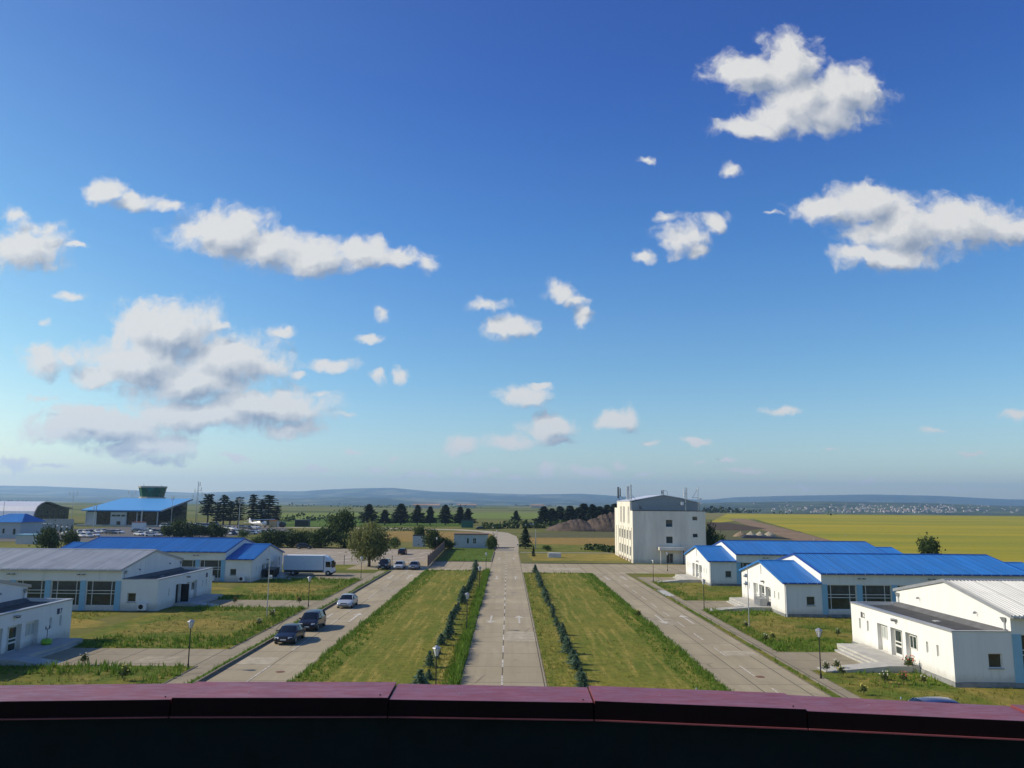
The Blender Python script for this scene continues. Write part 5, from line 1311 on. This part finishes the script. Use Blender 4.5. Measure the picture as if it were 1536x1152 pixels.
pxtree(SHR[0], 'dark shrub between the hut tree and the gate house', 663, 824, 808, 18, 2.2, 3)
pxtree(SHR[1], 'shrub touching the left end of the gate house', 676, 824, 810, 14, 2.2, 3)
pxtree(SHR[0], 'low dark shrub right of the willow in front of the dry field', 593, 823, 808, 16, 2.2, 3)
pxtree(BUSH[2], 'dark tree against the right side of the office block', 1067, 838, 796, 20, 4.2, 5)
pxtree(SHR[1], 'low bush between the office block tree and the brownish gravel pile', 1085, 830, 804, 18, 2.2, 3)
pxtree(BUSH[0], 'lone dark round tree standing in the yellow-green field behind the blue roofs', 1393, 842, 808, 26, 4.4, 5)
pxtree(SHR[0], 'low dark bush on the grass right of the dark pointed spruce', 822, 826, 819, 14, 2.2, 3)
for i, (px, w) in enumerate(((738, 9), (743, 7), (733, 7))): pxtree(SHR[i % 2], f'climbing shrub on the gate house railing, {ORD[i]} of three by size', px, 825, 805+i*2, w*1.3, 2.2, 3)
for i, px in enumerate((74, 82, 91, 100, 107)):
    pxtree(SPR2 if i else SPR2, f'small dark cypress, {ORD[i]} from the left in front of the pale wall', px, 799, 787, 4.5, 2.6, 1.4, 'small cypresses before the pale wall')
def hedge_band(name, label, pts, h, w, dens, leafm, seed):
    """continuous dark scrub: nobody could count it"""
    rnd = random.Random(seed); V = []; Fc = []
    for a, c in zip(pts[:-1], pts[1:]):
        a, c = Vector(a), Vector(c); L = (c-a).length
        for k in range(int(L*dens)):
            p = a.lerp(c, rnd.random()); hh = h*(.45+.75*abs(math.sin(p.x*.13+p.y*.05)*math.sin(p.x*.041+1)))
            p = p+Vector((rnd.gauss(0, w), rnd.gauss(0, w), 0)); p.z = ground(p.x, p.y)+rnd.random()*hh; quad_leaf(V, Fc, p, rv(rnd), None, h*.28*rnd.uniform(.6, 1.3), 1)
    b = MB(); b.v = V; b.f = [list(f) for f in Fc]; b.mi = [0]*len(Fc); b.ms = [leafm]; o = b.build(name, recalc=False); tag(o, label, 'scrub', kind='stuff'); return o
hedge_band('hedge', 'dark scrub along the ditch beyond the central road', [G(722, 793.5), G(770, 792.3), G(830, 792.5), G(862, 791)], 3.4, 1.5, 9, M['leaf'], 1)
hedge_band('hedge', 'dark low hedge behind the wheat strip along the far road', [G(560, 796.2), G(640, 796.5)], 1.6, .8, 10, M['leaf'], 2)
hedge_band('hedge', 'dark low hedge left of the office block', [Vector((28.5, 204, 0)), Vector((43*.55, 216, 0)), Vector((21, 217, 0))], 1.4, .7, 30, M['leaf'], 3)
hedge_band('hedge', 'dark scrub in the field beyond the trees near the round tree', [G(420, 782.5), G(470, 781), G(540, 780)], 4, 2, 3, M['leaf'], 4)
for k, (pts, h, d) in enumerate((([(1055, 769.5), (1085, 769.0), (1112, 768.7)], 9, 2.2), ([(1112, 768.8), (1140, 770.)], 6, 1.3), ([(1153, 771.4), (1200, 771.7)], 5, 1.0), ([(1240, 772.8), (1254, 772.9)], 5, 1.2))):
    hedge_band('tree_line', 'distant dark tree line at the edge of the right-hand fields' if k == 0 else ('short distant tree line on the field edge, right of the long one' if k == 1 else ('thin distant hedge at the field edge below the town' if k == 2 else 'tiny dark copse at the field edge below the town')), [G(*p) for p in pts], h, 3, d*.5, M['pine'], 10+k)
for k, (a, c, y) in enumerate(((-60, 46, 754.5), (370, 420, 759.3), (430, 470, 759.3), (500, 545, 760.5), (770, 800, 759.6), (820, 835, 759.8), (560, 720, 761.5))):
    P = [G(a, y+.00873*0), G((a+c)/2, y), G(c, y)]
    hedge_band('tree_line', ('long distant wood on the far left horizon', 'distant trees right of the tall pines', 'distant clump of trees above the airfield', 'distant hedge left of the dark pine line', 'distant low trees above the single pine', 'tiny distant hedge left of the pine grove', 'faint distant hedge behind the pine line')[k], P, 9 if k == 0 else 7, 5, .45, M['pine'], 30+k)

# ------------------------------------------------------------------ grass blades (stuff)
def blades(name, label, areas, m, seed):
    """areas: (x0,x1,y0,y1, tufts per square metre, height, patchiness)"""
    rnd = np.random.default_rng(seed); VV = []; n_t = 0
    for (x0, x1, y0, y1, dens, h, patch) in areas:
        n = int((x1-x0)*(y1-y0)*dens); x = rnd.uniform(x0, x1, n); y = rnd.uniform(y0, y1, n)
        pat = .5+.5*np.sin(x*.9+np.sin(y*.31)*2.1)*np.sin(y*.47+np.sin(x*.4)*1.7)
        keep = rnd.random(n) > patch*pat*1.25; x = x[keep]; y = y[keep]; n = len(x)
        hs = h*(.55+.75*pat[keep])*rnd.uniform(.6, 1.25, n)
        for k in range(4):
            a = rnd.uniform(0, 6.28, n); w = hs*rnd.uniform(.05, .11, n)+.012; ln = hs*rnd.uniform(.1, .6, n); ox = rnd.normal(0, .07, n); oy = rnd.normal(0, .07, n)
            ca, sa = np.cos(a), np.sin(a); b_ = rnd.uniform(0, 6.28, n)
            p0 = np.stack([x+ox-ca*w, y+oy-sa*w, np.full(n, -.0)], 1); p1 = np.stack([x+ox+ca*w, y+oy+sa*w, np.full(n, .0)], 1)
            p2 = np.stack([x+ox+np.cos(b_)*ln, y+oy+np.sin(b_)*ln, hs*rnd.uniform(.75, 1.1, n)], 1)
            VV.append(np.stack([p0, p1, p2], 1).reshape(-1, 3))
    V = np.concatenate(VV).astype(np.float32); nf = len(V)//3
    me = bpy.data.meshes.new(name); me.vertices.add(len(V)); me.vertices.foreach_set('co', V.ravel()); me.loops.add(nf*3); me.loops.foreach_set('vertex_index', np.arange(nf*3, dtype=np.int32))
    me.polygons.add(nf); me.polygons.foreach_set('loop_start', np.arange(0, nf*3, 3, dtype=np.int32)); me.polygons.foreach_set('loop_total', np.full(nf, 3, dtype=np.int32)); me.materials.append(m); me.update(); me.validate()
    o = bpy.data.objects.new(name, me); col.objects.link(o); tag(o, label, 'grass', kind='stuff'); return o
E_ = []
blades('tall_grass', 'tall green grass along the kerbs and road edges', [
    (-3.95, -3.36, 40, 147, 48, .60, .25), (-4.5, -3.9, 40, 147, 14, .3, .3), (-15.15, -12.7, 45, 148, 12, .27, .6), (-15.15, -14.3, 45, 148, 12, .36, .3), (12.6, 15.2, 45, 145, 12, .27, .6), (14.2, 15.2, 45, 145, 12, .36, .3), (2.85, 3.3, 45, 145, 10, .22, .5),
    (-21.98, -21.38, 40, 147, 16, .32, .5), (21.43, 22.05, 40, 130, 9, .30, .9), (-25.4, -23.5, 40, 62.4, 8, .38, .5), (-25.6, -23.5, 69.4, 96.2, 9, .45, .4), (-25.2, -23.5, 103, 131, 8, .4, .5),
    (23.2, 25, 70.2, 97.2, 8, .38, .5), (23.2, 25, 106, 131, 7, .35, .5), (-39.4, -25.4, 59, 62.3, 8, .45, .4), (-37, -25.4, 69.5, 75, 9, .42, .3), (-37, -25.4, 92.5, 96.1, 8, .40, .3), (-37, -24.5, 103, 108, 8, .4, .4), (-38, -24, 124, 131, 7, .4, .4),
    (23.2, 31.3, 92, 97, 8, .38, .4), (23.4, 31.3, 70.3, 77, 9, .4, .4), (26, 31.3, 57, 62.7, 7, .35, .4), (24, 31, 107, 110, 8, .35, .4), (-14.5, -3.8, 172.3, 176, 4, .35, .4), (-15, -4, 147.2, 149.4, 6, .35, .3), (3, 15, 144, 145.9, 6, .3, .4)], M['blade'], 1)
blades('grass', 'short green grass of the lawns', [
    (-5.9, -4.1, 40, 147, 10, .20, .2), (3.2, 6.0, 40, 145, 9, .18, .3), (-12.7, -6, 45, 147, 3.0, .13, .6), (6., 12.6, 45, 145, 3.0, .13, .6), (-37, -24, 40, 62, 4, .22, .4), (-37, -24, 75, 92, 3.5, .22, .6), (-37, -24, 108, 124, 3, .22, .6),
    (23.2, 31.3, 40, 62, 4, .2, .5), (23.2, 31.3, 77, 92, 4, .22, .5), (23.2, 31.3, 110, 131, 3, .22, .5), (31.5, 45, 46, 57.2, 4, .2, .5), (31.5, 45, 80, 91.3, 4, .25, .4), (31.5, 45, 114, 125, 3, .22, .4), (-55, -43.5, 80, 91.9, 4, .25, .4), (-55, -43.5, 113, 124.8, 3, .25, .4), (-14.5, -3.8, 176, 221, 1.6, .22, .3)], M['bladegrey'], 2)
blades('dry_grass', 'straw-coloured cut grass lying on the lawns', [
    (-14, -6.5, 45, 146, 2.2, .12, .9), (6, 13.5, 45, 144, 2.4, .12, .85), (-37, -24.5, 76, 90, 3.5, .2, .8), (-37, -26, 109, 123, 3, .22, .8), (24, 31, 78, 91, 2, .18, .9), (31.5, 45, 44, 55, 2.5, .16, .8), (2.76, 3.1, 45, 145, 6, .18, .6)], M['bladedry'], 3)

# rose bushes and weeds with flowers
def rose(fm):
    t = thing('rose_bush', '', 'rose bush')
    V, Fc = broad_crown(.8, .12, .95, 10, 26, .075, 7, 1.1)
    b = MB(); b.v = V; b.f = [list(f) for f in Fc]; b.mi = [0]*len(Fc); b.ms = [M['rose']]; b.build('leaves', t, recalc=False)
    rnd = random.Random(4); b = MB()
    for k in range(7):
        v = rv(rnd); p = Vector((v.x*.38, v.y*.38, .62+abs(v.z)*.42)); n = 6
        b.loft([[(p.x+r*math.cos(2*math.pi*i/n), p.y+r*math.sin(2*math.pi*i/n), p.z+z) for i in range(n)] for z, r in ((0, .02), (.04, .05), (.08, .035))], fm)
    b.build('flowers', t)
    b = MB()
    for k in range(5):
        v = rv(rnd); b.tube((0, 0, 0), (v.x*.3, v.y*.3, .5+abs(v.z)*.3), .012, .008, M['wood'], 4)
    b.build('stems', t); return t
RO = {'white': rose(M['flower_w']), 'yellow': rose(M['flower_y']), 'coral': rose(M['flower_r'])}
for c, px, py, s, lab in (('yellow', 1263, 1016, 1., 'rose bush with yellow blooms beside the lamp near hall 2'), ('white', 1328, 1026, 1.1, 'rose bush with white blooms, middle of the bed before hall 2'), ('coral', 1356, 1027, 1.1, 'rose bush with coral blooms in the bed before hall 2'),
                          ('coral', 1365, 1008, 1.5, 'tall leggy rose bush at the foot of the platform of hall 2'), ('yellow', 1296, 1043, .9, 'low yellow rose bush by the walkway just above the parapet'), ('white', 1386, 1027, .8, 'small rose bush at the right end of the bed before hall 2'),
                          ('white', 1240, 1009, 1.0, 'thin rose bush left of the ramp of hall 2'), ('white', 1256, 1006, 1.0, 'thin rose bush right of the ramp foot of hall 2'), ('white', 1149, 963, .9, 'small white flowering bush by the walkway, left of two near the middle lawn'), ('yellow', 1160, 961, .9, 'small yellow flowering bush by the walkway on the middle right lawn'),
                          ('white', 1257, 955, .9, 'white flowering bush on the lawn left of the numeral 2'), ('white', 1119, 942, .8, 'white flowering bush at the foot of the right thin pole'), ('yellow', 958, 927, 1.1, 'yellow flowering bush at the left edge of the right road'), ('white', 408, 928, 1.2, 'white flowering bush at the foot of the left thin pole'),
                          ('white', 388, 940, 1., 'white flowering bush left of the black people carrier'), ('white', 125, 998, 1.1, 'single white rose bush at the edge of the path to hall 7'), ('yellow', 186, 1022, 1.3, 'large pale shrub rose above the parapet on the left'), ('coral', 352, 906, 1., 'rose bush by the path to the hall with the open dark door'), ('coral', 449, 906, 1.1, 'rose bush by the lamp behind the silver car')):
    p = G(px, py); k = RO[c]; plant(k, lab, p.x, p.y, s*.8, s*.8, 'flowering bushes on the lawns')

# ------------------------------------------------------------------ the far town on the slope
def town():
    rnd = random.Random(11); protos = []
    for k, (w, d, h) in enumerate(((11, 9, 6), (15, 10, 7), (22, 12, 9))):
        b = MB(); b.box(-w/2, w/2, -d/2, d/2, -4, h, M['townwall'])
        b.prism([(-w/2-.5, -d/2-.5, h), (-w/2-.5, d/2+.5, h), (-w/2-.5, 0, h+3)], [(w/2+.5, -d/2-.5, h), (w/2+.5, d/2+.5, h), (w/2+.5, 0, h+3)], M['townroof'])
        protos.append(b.build('town_house'))
    first = set(); n = 0
    while n < 270:
        px = rnd.gauss(1340, 85) if rnd.random() < .8 else rnd.uniform(1090, 1530); py = 769.5-abs(rnd.gauss(0, 6.5))
        if not 1085 < px < 1536 or py < 754: continue
        p = GT(px, py)
        if p.y < 1700 or p.y > 6300: continue
        k = rnd.choices((0, 1, 2), (5, 4, 1))[0]
        if k not in first: first.add(k); o = protos[k]
        else: o = protos[k].copy(); col.objects.link(o)
        o.location = (p.x, p.y, ground(p.x, p.y)); o.rotation_euler.z = rnd.uniform(-.5, .5); s = rnd.uniform(.4, .85); o.scale = (s, s, s)
        tag(o, 'tiny pale house in the far town on the slope at right', 'house', 'houses of the far town'); n += 1
M['townwall'] = plain('town_walls', (.50, .47, .42), .9, var=.35, scale=.02); M['townroof'] = plain('town_roofs', (.33, .22, .17), .9, var=.3, scale=.02)
town()
for k, (px, py, w, lab) in enumerate(((640, 762.5, 26, 'long pale farm shed far beyond the pine line'), (700, 761.5, 22, 'pale farm building on the far plain above the pine line'), (806, 762, 16, 'distant farm building above the single pine'))):
    p = G(px, py); b = MB(); b.box(-w, w, -6, 6, 0, 6, M['townwall']); b.prism([(-w-1, -7, 6), (-w-1, 7, 6), (-w-1, 0, 9)], [(w+1, -7, 6), (w+1, 7, 6), (w+1, 0, 9)], M['townroof'])
    o = b.build('farm_building'); o.location = (p.x, p.y, 0); tag(o, lab, 'building')

# ------------------------------------------------------------------ air
def haze():
    b = MB(); b.box(-13200, 13200, -350, 14750, -120, 420, None); b.ms = []
    me = bpy.data.meshes.new('haze'); me.from_pydata(b.v, [], b.f); o = bpy.data.objects.new('haze', me); col.objects.link(o)
    m = bpy.data.materials.new('haze_air'); m.use_nodes = True; t = m.node_tree; t.nodes.clear()
    out = t.nodes.new('ShaderNodeOutputMaterial'); v = t.nodes.new('ShaderNodeVolumePrincipled'); v.inputs['Color'].default_value = (.44, .68, 1, 1); v.inputs['Density'].default_value = HAZE; v.inputs['Anisotropy'].default_value = .35
    t.links.new(v.outputs[0], out.inputs['Volume']); me.materials.append(m); o['kind'] = 'stuff'; o['label'] = 'thin blue haze over the whole country'
HAZE = .00009
haze()

# ------------------------------------------------------------------ sun and sky
SUN_EL, SUN_AZ = R(34), R(-84)       # azimuth from +Y towards +X
sd = Vector((math.sin(SUN_AZ)*math.cos(SUN_EL), math.cos(SUN_AZ)*math.cos(SUN_EL), math.sin(SUN_EL)))
L = bpy.data.lights.new('sun', 'SUN'); L.energy = 5.0; L.angle = R(.5); L.color = (1, .90, .74)
so = bpy.data.objects.new('sun', L); col.objects.link(so); so.rotation_euler = sd.to_track_quat('Z', 'Y').to_euler(); so.location = (-40, 20, 60)
CL = [  # clouds: centre x, y, radii in photo pixels (turned into directions), strength
 (250,496,74,42,1.1),(210,545,85,40,1),(335,540,80,40,1),(285,572,105,30,1),(150,566,60,18,.7),(400,548,45,22,.6),
 (150,640,100,22,1),(300,625,105,26,1),(400,610,95,26,1),(220,672,80,20,.9),(440,642,50,16,.8),(240,692,55,10,.5),(120,625,70,20,.7),(170,650,95,20,.7),(370,602,80,22,.85),
 (40,372,72,40,.75),(20,325,26,16,.5),(62,345,45,16,.5),(112,372,30,9,.5),(105,440,42,12,.35),(70,540,52,28,.6),(100,535,40,20,.5),(65,480,18,12,.3),
 (158,290,34,20,.8),(205,303,48,16,.7),(250,310,28,14,.6),(340,352,70,34,1),(300,345,34,18,.9),(398,375,60,30,1),(470,385,58,28,1),(540,380,50,22,.9),(595,388,45,14,.8),(638,395,20,18,.7),(470,402,32,18,.8),
 (420,494,24,10,.6),(555,508,26,9,.5),(500,545,50,13,.7),(565,567,20,10,.5),(570,467,18,16,.4),(600,560,16,20,.35),
 (730,458,40,13,.5),(768,494,44,20,.8),(838,440,24,16,.7),(862,450,24,14,.6),(878,474,16,22,.55),(785,594,40,18,.8),(810,578,22,9,.6),
 (825,640,40,22,.9),(765,664,40,15,.8),(692,670,25,15,.8),(925,631,28,17,.95),(820,704,22,12,.7),(882,708,42,12,.6),(840,662,34,9,.5),
 (1045,662,24,8,.6),(1175,612,34,9,.5),(970,668,26,6,.4),(1522,622,28,13,.5),(1400,650,34,7,.3),(1465,680,38,6,.3),(1120,706,50,6,.3),(1300,722,60,6,.25),
 (1125,108,56,30,1),(1185,98,46,42,1),(1205,148,52,40,1),(1125,194,58,17,.85),(1165,178,40,22,.9),(1265,138,58,38,.95),(1220,165,78,34,.9),(1300,130,30,24,.6),
 (1240,312,46,24,.95),(1300,305,62,28,1),(1355,340,80,42,1),(1445,338,90,36,.95),(1335,385,80,20,.9),(1515,342,52,22,.8),(1285,380,34,16,.8),
 (1025,358,48,30,.6),(965,385,22,15,.5),(1072,335,26,20,.6),(1000,330,30,14,.4),(1050,378,24,14,.5),(968,243,24,9,.35),(1095,258,22,14,.4),(1155,322,20,6,.25),
 (470,702,40,8,.35),(530,676,20,8,.4),(622,710,46,8,.3),(718,712,30,8,.35),(60,600,40,10,.35),(20,690,50,14,.4),(480,590,30,10,.4),(560,700,22,7,.4),(590,690,14,6,.35),(650,712,24,6,.4),(690,705,16,6,.4),(740,705,20,6,.45),(770,715,30,5,.4),(930,700,26,6,.4),(960,712,40,5,.35),(1050,700,20,6,.35),(1090,690,22,5,.35),(1240,668,18,5,.3),(450,560,22,9,.4),(520,620,26,8,.3),(330,490,40,12,.45),(80,700,60,8,.35),(350,690,40,8,.35),(1430,735,60,5,.3),(1200,735,50,5,.3)]
def world():
    w = bpy.data.worlds.new('World'); sc.world = w; w.use_nodes = True
    nt = NT(w.node_tree); bg = w.node_tree.nodes['Background']
    sky = nt.n('ShaderNodeTexSky', sky_type='NISHITA', sun_disc=False, sun_elevation=SUN_EL, sun_rotation=SUN_AZ, altitude=300., air_density=1., dust_density=.8, ozone_density=2.2)
    g = nt.n('ShaderNodeTexCoord').outputs['Generated']
    s = nt.n('ShaderNodeSeparateXYZ'); link(nt, g, s.inputs[0])
    hs = nt.n('ShaderNodeHueSaturation', i_Saturation=1.12, i_Value=SKYV, i_Color=sky.outputs[0])
    # deeper blue overhead, as the photograph's clear morning air has it
    gr = nt.n('ShaderNodeValToRGB'); link(nt, nt.m('MULTIPLY', nt.m('ABSOLUTE', s.outputs[2]), 1.5), gr.inputs[0]); e = gr.color_ramp.elements
    K = [(0., (1.62, 1.64, 1.52)), (.10, (1.34, 1.47, 1.44)), (.25, (.98, 1.33, 1.46)), (.48, (.62, 1.10, 1.56)), (.72, (.44, .80, 1.50)), (.95, (.42, .68, 1.40))]
    e[0].position = 0; e[1].position = K[-1][0]; e[0].color = (*[x/2 for x in K[0][1]], 1); e[1].color = (*[x/2 for x in K[-1][1]], 1)
    for p, c in K[1:-1]: x = e.new(p); x.color = (*[t/2 for t in c], 1)
    mu = nt.n('ShaderNodeMix', data_type='RGBA', blend_type='MULTIPLY'); mu.inputs[0].default_value = 1
    link(nt, hs.outputs[0], mu.inputs[6]); link(nt, gr.outputs[0], mu.inputs[7])
    dt = nt.n('ShaderNodeVectorMath', operation='DOT_PRODUCT'); link(nt, g, dt.inputs[0]); dt.inputs[1].default_value = sd
    glow = nt.ss(dt.outputs['Value'], .25, .95)
    gain = nt.mix(glow, (2., 2., 2.), (2.95, 2.38, 1.68))
    mv = nt.n('ShaderNodeVectorMath', operation='MULTIPLY'); link(nt, mu.outputs[2], mv.inputs[0]); link(nt, gain, mv.inputs[1])
    base = mv.outputs[0]
    yy = nt.m('MAXIMUM', s.outputs[1], .08)
    uv = nt.n('ShaderNodeCombineXYZ', i_0=nt.m('DIVIDE', s.outputs[0], yy), i_1=nt.m('DIVIDE', s.outputs[2], yy)).outputs[0]
    # one cloud field group: density at a point of the (x/y, z/y) plane
    grp = bpy.data.node_groups.new('cloud_field', 'ShaderNodeTree')
    grp.interface.new_socket('P', in_out='INPUT', socket_type='NodeSocketVector'); grp.interface.new_socket('D', in_out='OUTPUT', socket_type='NodeSocketFloat'); grp.interface.new_socket('A', in_out='OUTPUT', socket_type='NodeSocketFloat')
    q = NT(grp); gi = grp.nodes.new('NodeGroupInput'); go = grp.nodes.new('NodeGroupOutput'); P = gi.outputs[0]
    def warp(vec, scale, amp, det):
        n1 = q.n('ShaderNodeTexNoise', i_Scale=scale, i_Detail=det, i_Roughness=.6); link(q, vec, n1.inputs['Vector'])
        ma = q.n('ShaderNodeVectorMath', operation='MULTIPLY_ADD'); link(q, n1.outputs['Color'], ma.inputs[0]); ma.inputs[1].default_value = (amp, amp, 0); ma.inputs[2].default_value = (-amp*.5, -amp*.5, 0)
        ad = q.n('ShaderNodeVectorMath', operation='ADD'); link(q, vec, ad.inputs[0]); link(q, ma.outputs[0], ad.inputs[1]); return ad.outputs[0]
    W_ = warp(warp(P, 18., .036, 3.), 75., .011, 5.)
    acc = None
    for (cx, cy, rx, ry, st) in CL:
        d = ray(cx, cy); e = ray(cx+rx, cy); f = ray(cx, cy+ry)
        u0, v0 = d.x/d.y, d.z/d.y; ru = abs(e.x/e.y-u0); rvv = abs(f.z/f.y-v0)
        ml = q.n('ShaderNodeVectorMath', operation='MULTIPLY_ADD'); link(q, W_, ml.inputs[0]); a_, b_ = 1/(ru*1.05), 1/(rvv*1.05); ml.inputs[1].default_value = (a_, b_, 0); ml.inputs[2].default_value = (-u0*a_, -v0*b_, 0)
        ln = q.n('ShaderNodeVectorMath', operation='LENGTH'); link(q, ml.outputs[0], ln.inputs[0])
        val = q.m('MULTIPLY_ADD', ln.outputs['Value'], -.9, .50+.74*st)
        acc = val if acc is None else q.m('SMOOTH_MAX', acc, val, .16)
    fb = q.noise(W_, 30., 9., .62)
    D = q.m('ADD', q.m('MINIMUM', acc, .92), q.m('MULTIPLY_ADD', fb, 1.7, -.95))
    link(q, q.m('MAXIMUM', D, -1.), go.inputs[0]); link(q, q.m('ADD', acc, q.m('MULTIPLY', fb, .7)), go.inputs[1])
    def field(vec):
        x = nt.n('ShaderNodeGroup'); x.node_tree = grp; link(nt, vec, x.inputs[0]); return x.outputs
    d0, a0 = field(uv)
    sh = nt.n('ShaderNodeVectorMath', operation='ADD'); link(nt, uv, sh.inputs[0]); sh.inputs[1].default_value = (-.016, .020, 0)
    a1 = field(sh.outputs[0])[1]
    alpha = nt.m('MULTIPLY', nt.ss(d0, -.08, .60), .96)
    dif = nt.m('SUBTRACT', a0, a1)
    lit = nt.m('ADD', nt.m('MULTIPLY', dif, 1.45), .82)
    lit = nt.m('SUBTRACT', lit, nt.m('MULTIPLY', nt.ss(d0, .30, .9), .26))
    vb = nt.n('ShaderNodeVectorMath', operation='ADD'); link(nt, uv, vb.inputs[0]); vb.inputs[1].default_value = (-.0055, .0065, 0)
    rel = nt.m('SUBTRACT', nt.noise(uv, 26., 6., .6), nt.noise(vb.outputs[0], 26., 6., .6))
    lit = nt.m('ADD', lit, nt.m('MULTIPLY', rel, 1.0))
    lit = nt.m('MAXIMUM', nt.m('MINIMUM', lit, 1.), 0.)
    cc = nt.mix(lit, tuple(CLB*x for x in (.36, .43, .56)), tuple(CLB*x for x in (.98, .97, .94)))
    front = nt.ss(s.outputs[1], .1, .3)
    out = nt.mix(nt.m('MULTIPLY', alpha, front), base, cc)
    link(nt, out, bg.inputs[0]); bg.inputs[1].default_value = .1
SKYV, CLB = 1.0, 8.0
world()

# ------------------------------------------------------------------ render settings
sc.render.engine = 'CYCLES'
sc.view_settings.view_transform = 'Standard'; sc.view_settings.look = 'None'; sc.view_settings.gamma = 1.0; sc.view_settings.exposure = 0.0
c = sc.cycles; c.use_denoising = True; c.use_adaptive_sampling = True; c.adaptive_threshold = .012; c.adaptive_min_samples = 12
try: c.denoiser = 'OPENIMAGEDENOISE'
except Exception: pass
c.max_bounces = 6; c.diffuse_bounces = 3; c.glossy_bounces = 3; c.transmission_bounces = 2; c.volume_bounces = 1; c.transparent_max_bounces = 4
c.caustics_reflective = False; c.caustics_refractive = False
sc.world.cycles.sampling_method = 'MANUAL'; sc.world.cycles.sample_map_resolution = 128
